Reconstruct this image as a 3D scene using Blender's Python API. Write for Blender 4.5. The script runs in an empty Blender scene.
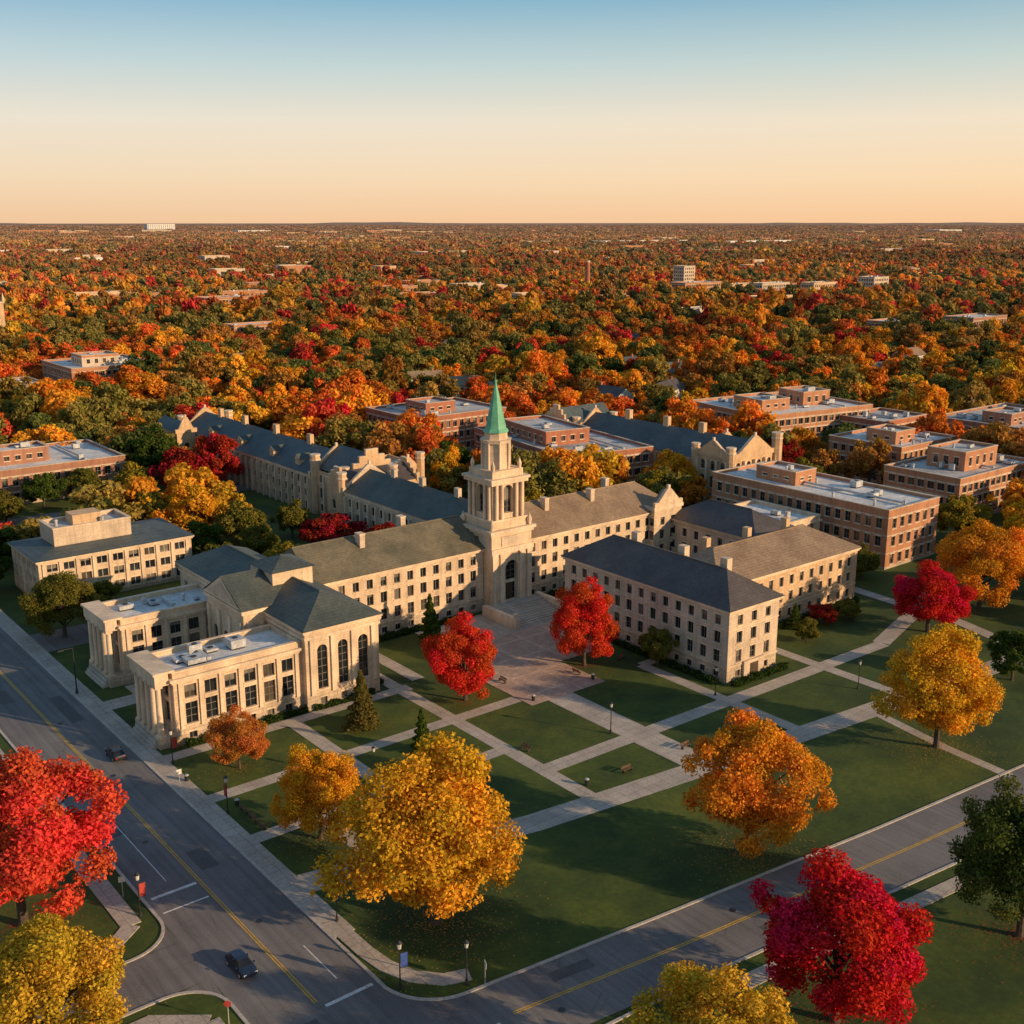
import bpy, math, random
import numpy as np
from mathutils import Vector
random.seed(7); rng=np.random.default_rng(7)
sc=bpy.context.scene
FW=np.array([.6257,.7801]); RT=np.array([.7801,-.6257])
def link(o): sc.collection.objects.link(o); return o
# ------------------------------------------------------------------ materials
def newmat(name):
    m=bpy.data.materials.new(name); m.use_nodes=True; nt=m.node_tree; nt.nodes.clear()
    out=nt.nodes.new('ShaderNodeOutputMaterial'); b=nt.nodes.new('ShaderNodeBsdfPrincipled')
    nt.links.new(b.outputs[0],out.inputs[0]); return m,nt,b
def ND(nt,t,ins={},**k):
    n=nt.nodes.new(t)
    for a,v in k.items(): setattr(n,a,v)
    for a,v in ins.items():
        if hasattr(v,'is_linked') : nt.links.new(v,n.inputs[a])
        else: n.inputs[a].default_value=v
    return n
def c4(c): return (c[0],c[1],c[2],1)
def mul(nt,a,b,fac=1.0,blend='MULTIPLY'):
    n=nt.nodes.new('ShaderNodeMix'); n.data_type='RGBA'; n.blend_type=blend
    for idx,v in ((0,fac),(6,a),(7,b)):
        if hasattr(v,'is_linked'): nt.links.new(v,n.inputs[idx])
        else: n.inputs[idx].default_value=v
    return n.outputs[2]
def ramp(nt,fac,stops):
    n=nt.nodes.new('ShaderNodeValToRGB'); nt.links.new(fac,n.inputs[0]); e=n.color_ramp.elements
    while len(e)<len(stops): e.new(.5)
    for i,(p,c) in enumerate(stops):
        e[i].position=p; e[i].color=c4(c) if len(c)==3 else c
    return n.outputs[0]
def noise(nt,vec,scale,detail=4,rough=.55):
    n=ND(nt,'ShaderNodeTexNoise',{'Vector':vec,'Scale':scale,'Detail':detail,'Roughness':rough}); return n.outputs[0]
def pos(nt): return nt.nodes.new('ShaderNodeNewGeometry').outputs['Position']
def wallvec(nt,sx=1,sz=1):
    s=ND(nt,'ShaderNodeSeparateXYZ',{0:pos(nt)})
    a=ND(nt,'ShaderNodeMath',{0:s.outputs[0],1:s.outputs[1]},operation='ADD')
    a2=ND(nt,'ShaderNodeMath',{0:a.outputs[0],1:sx},operation='MULTIPLY')
    b=ND(nt,'ShaderNodeMath',{0:s.outputs[2],1:sz},operation='MULTIPLY')
    return ND(nt,'ShaderNodeCombineXYZ',{0:a2.outputs[0],1:b.outputs[0]}).outputs[0]
def g(v): return (v,v,v)
def stone(name,c,bw=1.1,bh=.45,mort=.75,rough=.85,stain=.84):
    m,nt,b=newmat(name)
    br=ND(nt,'ShaderNodeTexBrick',{'Vector':wallvec(nt),'Color1':c4(c),'Color2':c4([x*.87 for x in c]),'Mortar':c4([x*mort for x in c]),'Scale':1.0,'Mortar Size':.03,'Brick Width':bw,'Row Height':bh})
    p=pos(nt)
    col=mul(nt,br.outputs[0],ramp(nt,noise(nt,p,.25,5),[(.3,g(stain)),(.6,g(1.12))]))
    col=mul(nt,col,ramp(nt,noise(nt,wallvec(nt,1.3,.13),1,4),[(.35,g(.80)),(.58,g(1.08))]),.75)
    col=mul(nt,col,ramp(nt,noise(nt,p,3,3),[(.3,g(.9)),(.7,g(1.12))]))
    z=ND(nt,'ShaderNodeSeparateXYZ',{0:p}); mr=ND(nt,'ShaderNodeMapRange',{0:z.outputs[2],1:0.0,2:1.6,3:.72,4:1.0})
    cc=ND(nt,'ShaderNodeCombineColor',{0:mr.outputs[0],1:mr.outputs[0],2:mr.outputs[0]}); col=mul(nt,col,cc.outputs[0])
    nt.links.new(col,b.inputs['Base Color']); b.inputs['Roughness'].default_value=rough
    return m
def flatmat(name,c1,c2,scale=.3,rough=.9,fine=4,extra=None,lo=.35,hi=.65):
    m,nt,b=newmat(name); p=pos(nt)
    col=ramp(nt,noise(nt,p,scale,6,.62),[(lo,c1),(hi,c2)])
    col=mul(nt,col,ramp(nt,noise(nt,p,fine,3),[(.3,g(.8)),(.7,g(1.15))]))
    if extra: col=extra(nt,col,p)
    nt.links.new(col,b.inputs['Base Color']); b.inputs['Roughness'].default_value=rough
    return m
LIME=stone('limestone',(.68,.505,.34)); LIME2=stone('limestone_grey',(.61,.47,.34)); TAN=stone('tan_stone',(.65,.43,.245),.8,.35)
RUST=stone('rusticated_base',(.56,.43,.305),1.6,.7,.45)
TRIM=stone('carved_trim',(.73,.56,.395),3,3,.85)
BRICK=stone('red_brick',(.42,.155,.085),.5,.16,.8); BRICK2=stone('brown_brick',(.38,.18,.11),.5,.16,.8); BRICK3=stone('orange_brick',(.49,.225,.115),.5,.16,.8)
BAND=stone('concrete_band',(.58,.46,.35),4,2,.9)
def slate(name,c1,c2):
    def ex(nt,col,p):
        s=ND(nt,'ShaderNodeSeparateXYZ',{0:p})
        w=ND(nt,'ShaderNodeMath',{0:s.outputs[2],1:22.0},operation='MULTIPLY')
        sn=ND(nt,'ShaderNodeMath',{0:w.outputs[0]},operation='SINE')
        col=mul(nt,col,ramp(nt,sn.outputs[0],[(.0,g(.8)),(.5,g(1.05))]),.6)
        v=ND(nt,'ShaderNodeTexVoronoi',{'Vector':p,'Scale':1.6})
        return mul(nt,col,ramp(nt,v.outputs[1],[(0,g(.78)),(1,g(1.2))]),.7)
    return flatmat(name,c1,c2,.16,.6,2.5,ex)
SLATE=slate('slate_green',(.058,.072,.064),(.10,.112,.092)); SLATED=slate('slate_dark',(.068,.056,.052),(.11,.09,.082)); SLATEB=slate('slate_blue',(.058,.08,.084),(.098,.12,.12))
SHING=slate('shingle_brown',(.24,.155,.09),(.34,.235,.14)); SHINGO=slate('shingle_olive',(.11,.10,.062),(.20,.165,.10))
def seams(nt,col,p):
    br=ND(nt,'ShaderNodeTexBrick',{'Vector':p,'Color1':c4(g(1)),'Color2':c4(g(.9)),'Mortar':c4(g(.7)),'Scale':1.0,'Mortar Size':.05,'Brick Width':7.0,'Row Height':2.4})
    return mul(nt,col,br.outputs[0])
MEMB=flatmat('roof_membrane_white',(.55,.54,.52),(.85,.83,.79),.12,.8,1.2,seams); MEMG=flatmat('roof_membrane_grey',(.36,.35,.34),(.66,.64,.61),.12,.85,1.2,seams)
METAL=flatmat('galvanised_metal',(.36,.36,.36),(.58,.58,.58),1,.45); DARKM=flatmat('dark_metal',(.02,.02,.02),(.04,.04,.04),1,.5)
COPPER=flatmat('copper_patina',(.08,.32,.19),(.17,.48,.30),.6,.6)
WFRAME=flatmat('window_frame',(.12,.11,.09),(.2,.18,.15),1,.6); CREAMF=flatmat('cream_frame',(.5,.45,.36),(.6,.55,.45),1,.6)
def glass(name,c,r=.08,sp=.6):
    m,nt,b=newmat(name); p=pos(nt)
    col=ramp(nt,noise(nt,p,.6,2),[(.3,[x*.5 for x in c]),(.7,c)])
    nt.links.new(col,b.inputs['Base Color']); b.inputs['Roughness'].default_value=r; b.inputs['Specular IOR Level'].default_value=sp
    return m
GL=[glass('window_glass_dark',(.02,.024,.03),.08,.4),glass('window_glass_mid',(.045,.05,.06),.08,.45),glass('window_blind',(.24,.21,.17),.35,.4),glass('window_curtain',(.11,.09,.07),.2,.4)]
def pickglass():
    r=random.random(); return GL[0] if r<.55 else GL[1] if r<.8 else GL[3] if r<.94 else GL[2]
DOOR=flatmat('bronze_door',(.05,.035,.02),(.09,.06,.03),1,.5)
def leaves_spots(dens,cols,scale=2.2):
    def ex(nt,col,p):
        v=ND(nt,'ShaderNodeTexVoronoi',{'Vector':p,'Scale':scale})
        m=ND(nt,'ShaderNodeMath',{0:v.outputs[0],1:.18},operation='LESS_THAN')
        n2=ramp(nt,noise(nt,p,.09,3),[(.52,g(0)),(.66,g(dens))])
        f=ND(nt,'ShaderNodeMath',{0:m.outputs[0],1:n2},operation='MULTIPLY')
        col=mul(nt,col,c4(cols),f.outputs[0],'MIX')
        col=mul(nt,col,ramp(nt,noise(nt,p,.35,5,.7),[(.35,(.8,.86,.8)),(.65,(1.2,1.1,1.0))]))
        return mul(nt,col,ramp(nt,noise(nt,p,.035,5,.65),[(.35,(.66,.78,.75)),(.65,(1.4,1.16,.95))]))
    return ex
GRASS=flatmat('grass_lawn',(.028,.058,.006),(.064,.102,.012),.07,.95,1.5,leaves_spots(.7,(.22,.09,.02)))
def asph_ex(nt,col,p):
    v=ND(nt,'ShaderNodeTexVoronoi',{'Vector':p,'Scale':.22},feature='DISTANCE_TO_EDGE')
    col=mul(nt,col,ramp(nt,v.outputs[0],[(.0,g(.6)),(.012,g(1))]),.6)
    m=ND(nt,'ShaderNodeMapping',{'Vector':p,'Scale':(1.2,.03,1)})
    return mul(nt,col,ramp(nt,noise(nt,m.outputs[0],1,3),[(.35,g(.82)),(.65,g(1.15))]))
ASPH=flatmat('asphalt',(.145,.135,.13),(.21,.195,.185),.08,.85,6,asph_ex)
def jo(nt,col,p):
    br=ND(nt,'ShaderNodeTexBrick',{'Vector':p,'Color1':c4(g(1)),'Color2':c4(g(.88)),'Mortar':c4(g(.55)),'Scale':1.0,'Mortar Size':.04,'Brick Width':1.8,'Row Height':1.8},offset=0)
    return mul(nt,col,br.outputs[0])
CONC=flatmat('concrete_path',(.40,.345,.285),(.54,.47,.39),.2,.9,3,jo); KERB=flatmat('kerb_concrete',(.42,.38,.33),(.52,.47,.41),.5,.9)
def pav(nt,col,p):
    br=ND(nt,'ShaderNodeTexBrick',{'Vector':p,'Color1':c4((1,.94,.9)),'Color2':c4((.8,.72,.68)),'Mortar':c4(g(.75)),'Scale':1.0,'Mortar Size':.05,'Brick Width':.9,'Row Height':.45})
    col=mul(nt,col,br.outputs[0])
    b2=ND(nt,'ShaderNodeTexBrick',{'Vector':p,'Color1':c4(g(1)),'Color2':c4(g(1)),'Mortar':c4((1.25,1.25,1.22)),'Scale':1.0,'Mortar Size':.3,'Brick Width':7,'Row Height':7},offset=0)
    return mul(nt,col,b2.outputs[0])
PAVER=flatmat('brick_pavers',(.44,.31,.24),(.56,.42,.33),.25,.9,3,pav)
YEL=flatmat('yellow_road_paint',(.5,.29,.03),(.7,.42,.05),1.2,.7); WHT=flatmat('white_road_paint',(.55,.55,.53),(.8,.79,.75),1.2,.7)
BARK=flatmat('bark',(.05,.035,.025),(.11,.08,.06),3,.95)
# ground
m,nt,b=newmat('woodland_ground'); p=pos(nt)
c=ramp(nt,noise(nt,p,.03,6,.7),[(.3,(.035,.045,.012)),(.5,(.07,.06,.022)),(.7,(.12,.07,.02))])
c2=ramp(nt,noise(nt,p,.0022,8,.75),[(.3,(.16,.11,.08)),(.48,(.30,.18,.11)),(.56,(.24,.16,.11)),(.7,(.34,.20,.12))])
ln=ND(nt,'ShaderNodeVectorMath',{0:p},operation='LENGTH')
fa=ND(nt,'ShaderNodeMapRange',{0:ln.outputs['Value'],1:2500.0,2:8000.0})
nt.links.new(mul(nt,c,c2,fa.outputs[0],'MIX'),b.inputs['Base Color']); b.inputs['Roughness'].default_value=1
GROUND=m
def leafmat(name,inst):
    m=bpy.data.materials.new(name); m.use_nodes=True; nt=m.node_tree; nt.nodes.clear()
    out=nt.nodes.new('ShaderNodeOutputMaterial')
    if inst:
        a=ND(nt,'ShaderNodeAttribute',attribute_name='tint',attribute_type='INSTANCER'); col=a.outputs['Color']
    else: col=nt.nodes.new('ShaderNodeObjectInfo').outputs['Color']
    lv=ND(nt,'ShaderNodeAttribute',attribute_name='lv').outputs['Fac']; bv=ND(nt,'ShaderNodeAttribute',attribute_name='bv').outputs['Fac']
    h=ND(nt,'ShaderNodeMapRange',{0:lv,3:.486,4:.522}); v=ND(nt,'ShaderNodeMapRange',{0:bv,3:.62,4:1.3}); lvv=ND(nt,'ShaderNodeMapRange',{0:lv,3:1.18,4:.80})
    vv=ND(nt,'ShaderNodeMath',{0:v.outputs[0],1:lvv.outputs[0]},operation='MULTIPLY')
    hs=ND(nt,'ShaderNodeHueSaturation',{'Hue':h.outputs[0],'Value':vv.outputs[0],'Color':col})
    d=ND(nt,'ShaderNodeBsdfDiffuse',{'Color':hs.outputs[0]})
    br=ND(nt,'ShaderNodeHueSaturation',{'Value':1.3,'Saturation':1.05,'Color':hs.outputs[0]})
    t=ND(nt,'ShaderNodeBsdfTranslucent',{'Color':br.outputs[0]})
    mx=ND(nt,'ShaderNodeMixShader',{0:.3,1:d.outputs[0],2:t.outputs[0]})
    nt.links.new(mx.outputs[0],out.inputs[0]); return m
LEAF=leafmat('leaf_foliage',False); LEAFI=leafmat('leaf_foliage_forest',True)
# ------------------------------------------------------------------ mesh builder
class Bld:
    def __init__(s,name,ox=0,oy=0,rot=0):
        s.name=name; s.ox=ox; s.oy=oy; s.rot=rot; s.parts={}
    def f(s,part,mat,pts):
        P=s.parts.setdefault(part,{'v':[],'f':[],'m':[],'mats':[]})
        if mat not in P['mats']: P['mats'].append(mat)
        k=len(P['v']); P['v'].extend([(q[0]-s.ox,q[1]-s.oy,q[2]) for q in pts]); P['f'].append(list(range(k,k+len(pts)))); P['m'].append(P['mats'].index(mat))
    def box(s,part,mat,x0,y0,z0,x1,y1,z1,bottom=False):
        a,b,c,d=(x0,y0),(x1,y0),(x1,y1),(x0,y1); r=[a,b,c,d]
        for i in range(4):
            p,q=r[i],r[(i+1)%4]; s.f(part,mat,[(p[0],p[1],z0),(q[0],q[1],z0),(q[0],q[1],z1),(p[0],p[1],z1)])
        s.f(part,mat,[(q[0],q[1],z1) for q in r])
        if bottom: s.f(part,mat,[(q[0],q[1],z0) for q in r[::-1]])
    def cyl(s,part,mat,x,y,r0,r1,z0,z1,n=12,cap=True,ph=0):
        A=[(x+r0*math.cos(ph+2*math.pi*i/n),y+r0*math.sin(ph+2*math.pi*i/n),z0) for i in range(n)]
        B=[(x+r1*math.cos(ph+2*math.pi*i/n),y+r1*math.sin(ph+2*math.pi*i/n),z1) for i in range(n)]
        for i in range(n):
            j=(i+1)%n
            if r1<1e-4: s.f(part,mat,[A[i],A[j],B[i]])
            else: s.f(part,mat,[A[i],A[j],B[j],B[i]])
        if cap and r1>1e-4: s.f(part,mat,B)
    def ring(s,part,mat,x0,y0,x1,y1,z0,z1,out=.4,inn=0.0):
        s.box(part,mat,x0-out,y0-out,z0,x1+out,y0+inn,z1,True); s.box(part,mat,x0-out,y1-inn,z0,x1+out,y1+out,z1,True)
        s.box(part,mat,x0-out,y0+inn,z0,x0+inn,y1-inn,z1,True); s.box(part,mat,x1-inn,y0+inn,z0,x1+out,y1-inn,z1,True)
    def wall(s,A,B,z0,z1,mat,wins=(),base=None,basez=0,dep=.35,fmat=WFRAME):
        L=math.hypot(B[0]-A[0],B[1]-A[1]); d=((B[0]-A[0])/L,(B[1]-A[1])/L); n=(d[1],-d[0])
        P=lambda u,v,o=0:(A[0]+d[0]*u+n[0]*o,A[1]+d[1]*u+n[1]*o,v)
        us=sorted(set([0,L]+[w[0] for w in wins]+[w[1] for w in wins]))
        for ua,ub in zip(us[:-1],us[1:]):
            if ub-ua<1e-5: continue
            ws=sorted([w for w in wins if w[0]<=ua+1e-6 and w[1]>=ub-1e-6],key=lambda w:w[2]); z=z0
            segs=[]
            for w in ws: segs.append((z,w[2])); z=w[3]
            segs.append((z,z1))
            for a,b in segs:
                if b-a<1e-5: continue
                if base and a<basez<b:
                    s.f('walls',base,[P(ua,a),P(ub,a),P(ub,basez),P(ua,basez)]); a=basez; s.f('walls',mat,[P(ua,a),P(ub,a),P(ub,b),P(ua,b)])
                else: s.f('walls',base if base and b<=basez else mat,[P(ua,a),P(ub,a),P(ub,b),P(ua,b)])
        for w in wins:
            u0,u1,v0,v1,kind=w; o=-dep
            for q in ([P(u0,v0),P(u0,v0,o),P(u0,v1,o),P(u0,v1)],[P(u1,v0,o),P(u1,v0),P(u1,v1),P(u1,v1,o)],[P(u0,v1,o),P(u1,v1,o),P(u1,v1),P(u0,v1)],[P(u0,v0),P(u1,v0),P(u1,v0,o),P(u0,v0,o)]):
                s.f('window_reveals',TRIM,q)
            gm=DOOR if kind=='door' else pickglass()
            s.f('window_glass',gm,[P(u0,v0,o),P(u1,v0,o),P(u1,v1,o),P(u0,v1,o)])
            if kind!='door' and random.random()<.25 and v1-v0>1.2:
                bz=v1-(v1-v0)*random.uniform(.25,.6); s.f('window_glass',GL[2],[P(u0,bz,o+.02),P(u1,bz,o+.02),P(u1,v1,o+.02),P(u0,v1,o+.02)])
            m=o+.06; t=.05
            W=u1-u0
            nb=2 if W<1.8 else int(W/.8)
            for i in range(nb+1):
                uc=u0+W*i/nb; ua,ub=max(u0,uc-t),min(u1,uc+t); s.f('window_frames',fmat,[P(ua,v0,m),P(ub,v0,m),P(ub,v1,m),P(ua,v1,m)])
            nh=max(1,int((v1-v0)/1.1))
            for i in range(nh+1):
                vc=v0+(v1-v0)*i/nh; va,vb=max(v0,vc-t),min(v1,vc+t); s.f('window_frames',fmat,[P(u0,va,m+.01),P(u1,va,m+.01),P(u1,vb,m+.01),P(u0,vb,m+.01)])
            # sill + lintel
            for (a,b,pr) in ((v0-.2,v0,.12),)+(((v1,v1+.22,.07),) if kind=='rect' else ()):
                x0,x1=u0-.15,u1+.15
                s.f('sills',TRIM,[P(x0,a,pr),P(x1,a,pr),P(x1,b,pr),P(x0,b,pr)]); s.f('sills',TRIM,[P(x0,b,pr),P(x1,b,pr),P(x1,b,0),P(x0,b,0)])
                s.f('sills',TRIM,[P(x0,a,0),P(x0,a,pr),P(x0,b,pr),P(x0,b,0)]); s.f('sills',TRIM,[P(x1,a,pr),P(x1,a,0),P(x1,b,0),P(x1,b,pr)])
            if kind=='arch':
                r=W/2; vs=v1-r; uc=(u0+u1)/2; K=6
                for sg,uc0 in ((-1,u0),(1,u1)):
                    for i in range(K):
                        a0,a1=math.pi/2*i/K,math.pi/2*(i+1)/K
                        s.f('walls',mat,[P(uc0,v1,.003),P(uc+sg*r*math.cos(a0),vs+r*math.sin(a0),.003),P(uc+sg*r*math.cos(a1),vs+r*math.sin(a1),.003)])
    def facade(s,A,B,z0,z1,mat,bay,rows,margin=1.0,pil=None,**k):
        L=math.hypot(B[0]-A[0],B[1]-A[1]); n=max(1,int((L-2*margin)/bay+.3)); st=(L-2*margin)/n; wins=[]
        for i in range(n):
            uc=margin+st*(i+.5)
            for (v0,v1,w,kind) in rows: wins.append((uc-w/2,uc+w/2,v0,v1,kind))
        s.wall(A,B,z0,z1,mat,wins,**k)
        if pil:
            d=((B[0]-A[0])/L,(B[1]-A[1])/L); nn=(d[1],-d[0])
            for i in range(n+1):
                u=margin+st*i; pw=pil[2]
                P=lambda u,v,o:(A[0]+d[0]*u+nn[0]*o,A[1]+d[1]*u+nn[1]*o,v)
                a,b=u-pw/2,u+pw/2; o=pil[3]
                for q in ([P(a,pil[0],o),P(b,pil[0],o),P(b,pil[1],o),P(a,pil[1],o)],[P(a,pil[0],0),P(a,pil[0],o),P(a,pil[1],o),P(a,pil[1],0)],[P(b,pil[0],o),P(b,pil[0],0),P(b,pil[1],0),P(b,pil[1],o)],[P(a,pil[1],o),P(b,pil[1],o),P(b,pil[1],0),P(a,pil[1],0)]):
                    s.f('pilasters',TRIM,q)
    def block(s,x0,y0,x1,y1,z0,z1,mat,bay,rows,skip='',**k):
        c=[(x0,y0),(x1,y0),(x1,y1),(x0,y1)]
        for i,nm in enumerate('SENW'):
            if nm in skip: continue
            s.facade(c[i],c[(i+1)%4],z0,z1,mat,bay,rows,**k)
    def hip(s,x0,y0,x1,y1,ze,zr,mat,oh=.7,cor=True,hipn=1):
        if cor: s.ring('cornice',TRIM,x0,y0,x1,y1,ze-.7,ze-.35,.3); s.ring('cornice',TRIM,x0,y0,x1,y1,ze-.35,ze-.02,.55)
        a,b,c,d=(x0-oh,y0-oh,ze),(x1+oh,y0-oh,ze),(x1+oh,y1+oh,ze),(x0-oh,y1+oh,ze)
        if x1-x0>y1-y0:
            h=(y1-y0)/2*hipn; r0,r1=(x0+h,(y0+y1)/2,zr),(x1-h,(y0+y1)/2,zr)
            s.f('roof',mat,[a,b,r1,r0]); s.f('roof',mat,[b,c,r1]); s.f('roof',mat,[c,d,r0,r1]); s.f('roof',mat,[d,a,r0])
        else:
            h=(x1-x0)/2*hipn; r0,r1=((x0+x1)/2,y0+h,zr),((x0+x1)/2,y1-h,zr)
            s.f('roof',mat,[a,b,r0]); s.f('roof',mat,[b,c,r1,r0]); s.f('roof',mat,[c,d,r1]); s.f('roof',mat,[d,a,r0,r1])
        s.f('roof',mat,[(q[0],q[1],ze-.015) for q in (d,c,b,a)])
        dx,dy=r1[0]-r0[0],r1[1]-r0[1]; w=.18
        if abs(dx)>abs(dy): s.box('ridge_cap',mat,r0[0],r0[1]-w,zr-.08,r1[0],r0[1]+w,zr+.1)
        else: s.box('ridge_cap',mat,r0[0]-w,r0[1],zr-.08,r0[0]+w,r1[1],zr+.1)
    def gable(s,x0,y0,x1,y1,ze,zr,mat,wm,axis,oh=.5,walls=True):
        if axis=='x':
            ym=(y0+y1)/2
            s.f('roof',mat,[(x0,y0-oh,ze),(x1,y0-oh,ze),(x1,ym,zr),(x0,ym,zr)]); s.f('roof',mat,[(x1,y1+oh,ze),(x0,y1+oh,ze),(x0,ym,zr),(x1,ym,zr)])
            if walls: s.f('walls',wm,[(x0,y1,ze),(x0,y0,ze),(x0,ym,zr-.1)]); s.f('walls',wm,[(x1,y0,ze),(x1,y1,ze),(x1,ym,zr-.1)])
        else:
            xm=(x0+x1)/2
            s.f('roof',mat,[(x0-oh,y1,ze),(x0-oh,y0,ze),(xm,y0,zr),(xm,y1,zr)]); s.f('roof',mat,[(x1+oh,y0,ze),(x1+oh,y1,ze),(xm,y1,zr),(xm,y0,zr)])
            if walls: s.f('walls',wm,[(x0,y0,ze),(x1,y0,ze),(xm,y0,zr-.1)]); s.f('walls',wm,[(x1,y1,ze),(x0,y1,ze),(xm,y1,zr-.1)])
    def flat(s,x0,y0,x1,y1,H,mat,par,coping=TRIM,clutter=0):
        s.f('roof',mat,[(x0+.4,y0+.4,H-.7),(x1-.4,y0+.4,H-.7),(x1-.4,y1-.4,H-.7),(x0+.4,y1-.4,H-.7)])
        s.ring('parapet',par,x0,y0,x1,y1,H-.9,H,.04,.4); s.ring('coping',coping,x0,y0,x1,y1,H+.002,H+.16,.16,.5)
        for i in range(clutter):
            w,d,h=random.uniform(.8,3.2),random.uniform(.8,2.6),random.uniform(.6,1.9)
            x=random.uniform(x0+2,x1-2-w); y=random.uniform(y0+2,y1-2-d); z=H-.7
            if random.random()<.3:
                s.cyl('roof_vents',METAL,x,y,.3,.3,z,z+1.1,8); s.cyl('roof_vents',METAL,x,y,.5,.15,z+1.1,z+1.4,8)
            else:
                s.box('roof_units',METAL,x,y,z+.25,x+w,y+d,z+h); s.box('roof_unit_curbs',DARKM,x+.12,y+.12,z,x+w-.12,y+d-.12,z+.25)
                if w>1.6: s.cyl('roof_units',DARKM,x+w/2,y+d/2,.45,.45,z+h+.001,z+h+.14,10)
        if clutter>3:
            x=random.uniform(x0+2,x1-4); s.box('ducts',METAL,x,y0+2.5,H-.35,x+.6,y1-3,H+.1,True)
    def step(s,x,y,L,axis,ze,zp,mat,n=5,t=.5):
        half=L/2; hs=[ze+(zp-ze)*(i+1)/n for i in range(n)]; w=half/n
        for i in range(n):
            if i<n-1: spans=((-half+w*i,-half+w*(i+1)),(half-w*(i+1),half-w*i))
            else: spans=((-w,w),)
            for a,b in spans:
                if axis=='x': s.box('stepped_gable',mat,x+a,y-t/2,ze-.4,x+b,y+t/2,hs[i]); s.box('gable_caps',TRIM,x+a+.03,y-t/2-.1,hs[i]+.002,x+b-.03,y+t/2+.1,hs[i]+.18,True)
                else: s.box('stepped_gable',mat,x-t/2,y+a,ze-.4,x+t/2,y+b,hs[i]); s.box('gable_caps',TRIM,x-t/2-.1,y+a+.03,hs[i]+.002,x+t/2+.1,y+b-.03,hs[i]+.18,True)
    def coped(s,x,y,L,axis,ze,zp,mat,t=.6):
        h=L/2; prof=[(-h,ze-.4),(h,ze-.4),(h,ze+.9),(h-1.0,ze+.9),(.7,zp),(-.7,zp),(-h+1.0,ze+.9),(-h,ze+.9)]
        Q=(lambda u,v,o:(x+u,y+o,v)) if axis=='x' else (lambda u,v,o:(x-o,y+u,v))
        s.f('gable_parapet',mat,[Q(u,v,-t/2) for u,v in prof]); s.f('gable_parapet',mat,[Q(u,v,t/2) for u,v in prof[::-1]])
        for i in range(2,8):
            a,b=prof[i],prof[(i+1)%8]; s.f('gable_caps',TRIM,[Q(a[0],a[1]+.003,-t/2-.08),Q(a[0],a[1]+.003,t/2+.08),Q(b[0],b[1]+.003,t/2+.08),Q(b[0],b[1]+.003,-t/2-.08)])
        q=Q(0,0,0); s.box('finials',TRIM,q[0]-.3,q[1]-.3,zp+.004,q[0]+.3,q[1]+.3,zp+.9)
    def turret(s,x,y,r,z1,mat):
        s.cyl('turrets',mat,x,y,r,r,0,z1,8,True,math.pi/8); s.cyl('turret_bands',TRIM,x,y,r+.15,r+.15,z1-1.2,z1-.8,8,True,math.pi/8); s.cyl('turret_bands',TRIM,x,y,r+.1,r+.15,z1+.001,z1+.5,8,True,math.pi/8)
    def done(s):
        e=bpy.data.objects.new(s.name,None); e.location=(s.ox,s.oy,0); e.rotation_euler=(0,0,s.rot); e.empty_display_size=.5; link(e)
        for k,P in s.parts.items():
            me=bpy.data.meshes.new(k); me.from_pydata(P['v'],[],P['f'])
            for m in P['mats']: me.materials.append(m)
            me.polygons.foreach_set('material_index',P['m']); me.update()
            o=bpy.data.objects.new(k,me); o.parent=e; link(o)
        s.e=e; return e
def single(name,b,loc=(0,0,0)):
    V=[];F=[];M=[];mats=[]
    for P in b.parts.values():
        k=len(V); V+=P['v']; F+=[[i+k for i in f] for f in P['f']]
        for q in P['m']:
            mm=P['mats'][q]
            if mm not in mats: mats.append(mm)
            M.append(mats.index(mm))
    me=bpy.data.meshes.new(name); me.from_pydata(V,[],F)
    for m in mats: me.materials.append(m)
    me.polygons.foreach_set('material_index',M); me.update()
    o=bpy.data.objects.new(name,me); o.location=loc; link(o); return o
# ------------------------------------------------------------------ ground and paving
def sheet(name,pts,z,mat):
    me=bpy.data.meshes.new(name); me.from_pydata([(p[0],p[1],z) for p in pts],[],[list(range(len(pts)))]); me.materials.append(mat)
    return link(bpy.data.objects.new(name,me))
def R(x0,y0,x1,y1): return [(x0,y0),(x1,y0),(x1,y1),(x0,y1)]
sheet('ground',R(-60000,-60000,60000,60000),0,GROUND)
sheet('lawn',R(-60,-60,420,360),.004,GRASS)
def offs(pts,w):
    out=[]
    for i,p in enumerate(pts):
        a=pts[max(0,i-1)]; b=pts[min(len(pts)-1,i+1)]; d=(b[0]-a[0],b[1]-a[1]); L=math.hypot(*d); out.append((p[0]-d[1]/L*w,p[1]+d[0]/L*w))
    return out
def strip(name,pts,w,z,mat,h=0,obj=True):
    l,r=offs(pts,w/2),offs(pts,-w/2); V=[];F=[]
    for a,b in zip(l,r): V+=[(a[0],a[1],z),(b[0],b[1],z)]
    n=len(pts)
    for i in range(n-1): F.append([2*i+1,2*i+3,2*i+2,2*i])
    if h:
        k=len(V)
        for a,b in zip(l,r): V+=[(a[0],a[1],z-h),(b[0],b[1],z-h)]
        for i in range(n-1): F.append([2*i,2*i+2,k+2*i+2,k+2*i]); F.append([2*i+3,2*i+1,k+2*i+1,k+2*i+3])
        F.append([0,1,k+1,k]); F.append([2*n-1,2*n-2,k+2*n-2,k+2*n-1])
    me=bpy.data.meshes.new(name); me.from_pydata(V,[],F); me.materials.append(mat)
    return link(bpy.data.objects.new(name,me))
SS=[(45,76.6),(60,74.6),(82,71.6),(118,67.5),(150,64.6),(200,60.5),(330,50)]
WS=[(45.7,-60),(45.7,60),(45.7,300),(45.7,700)]
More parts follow.
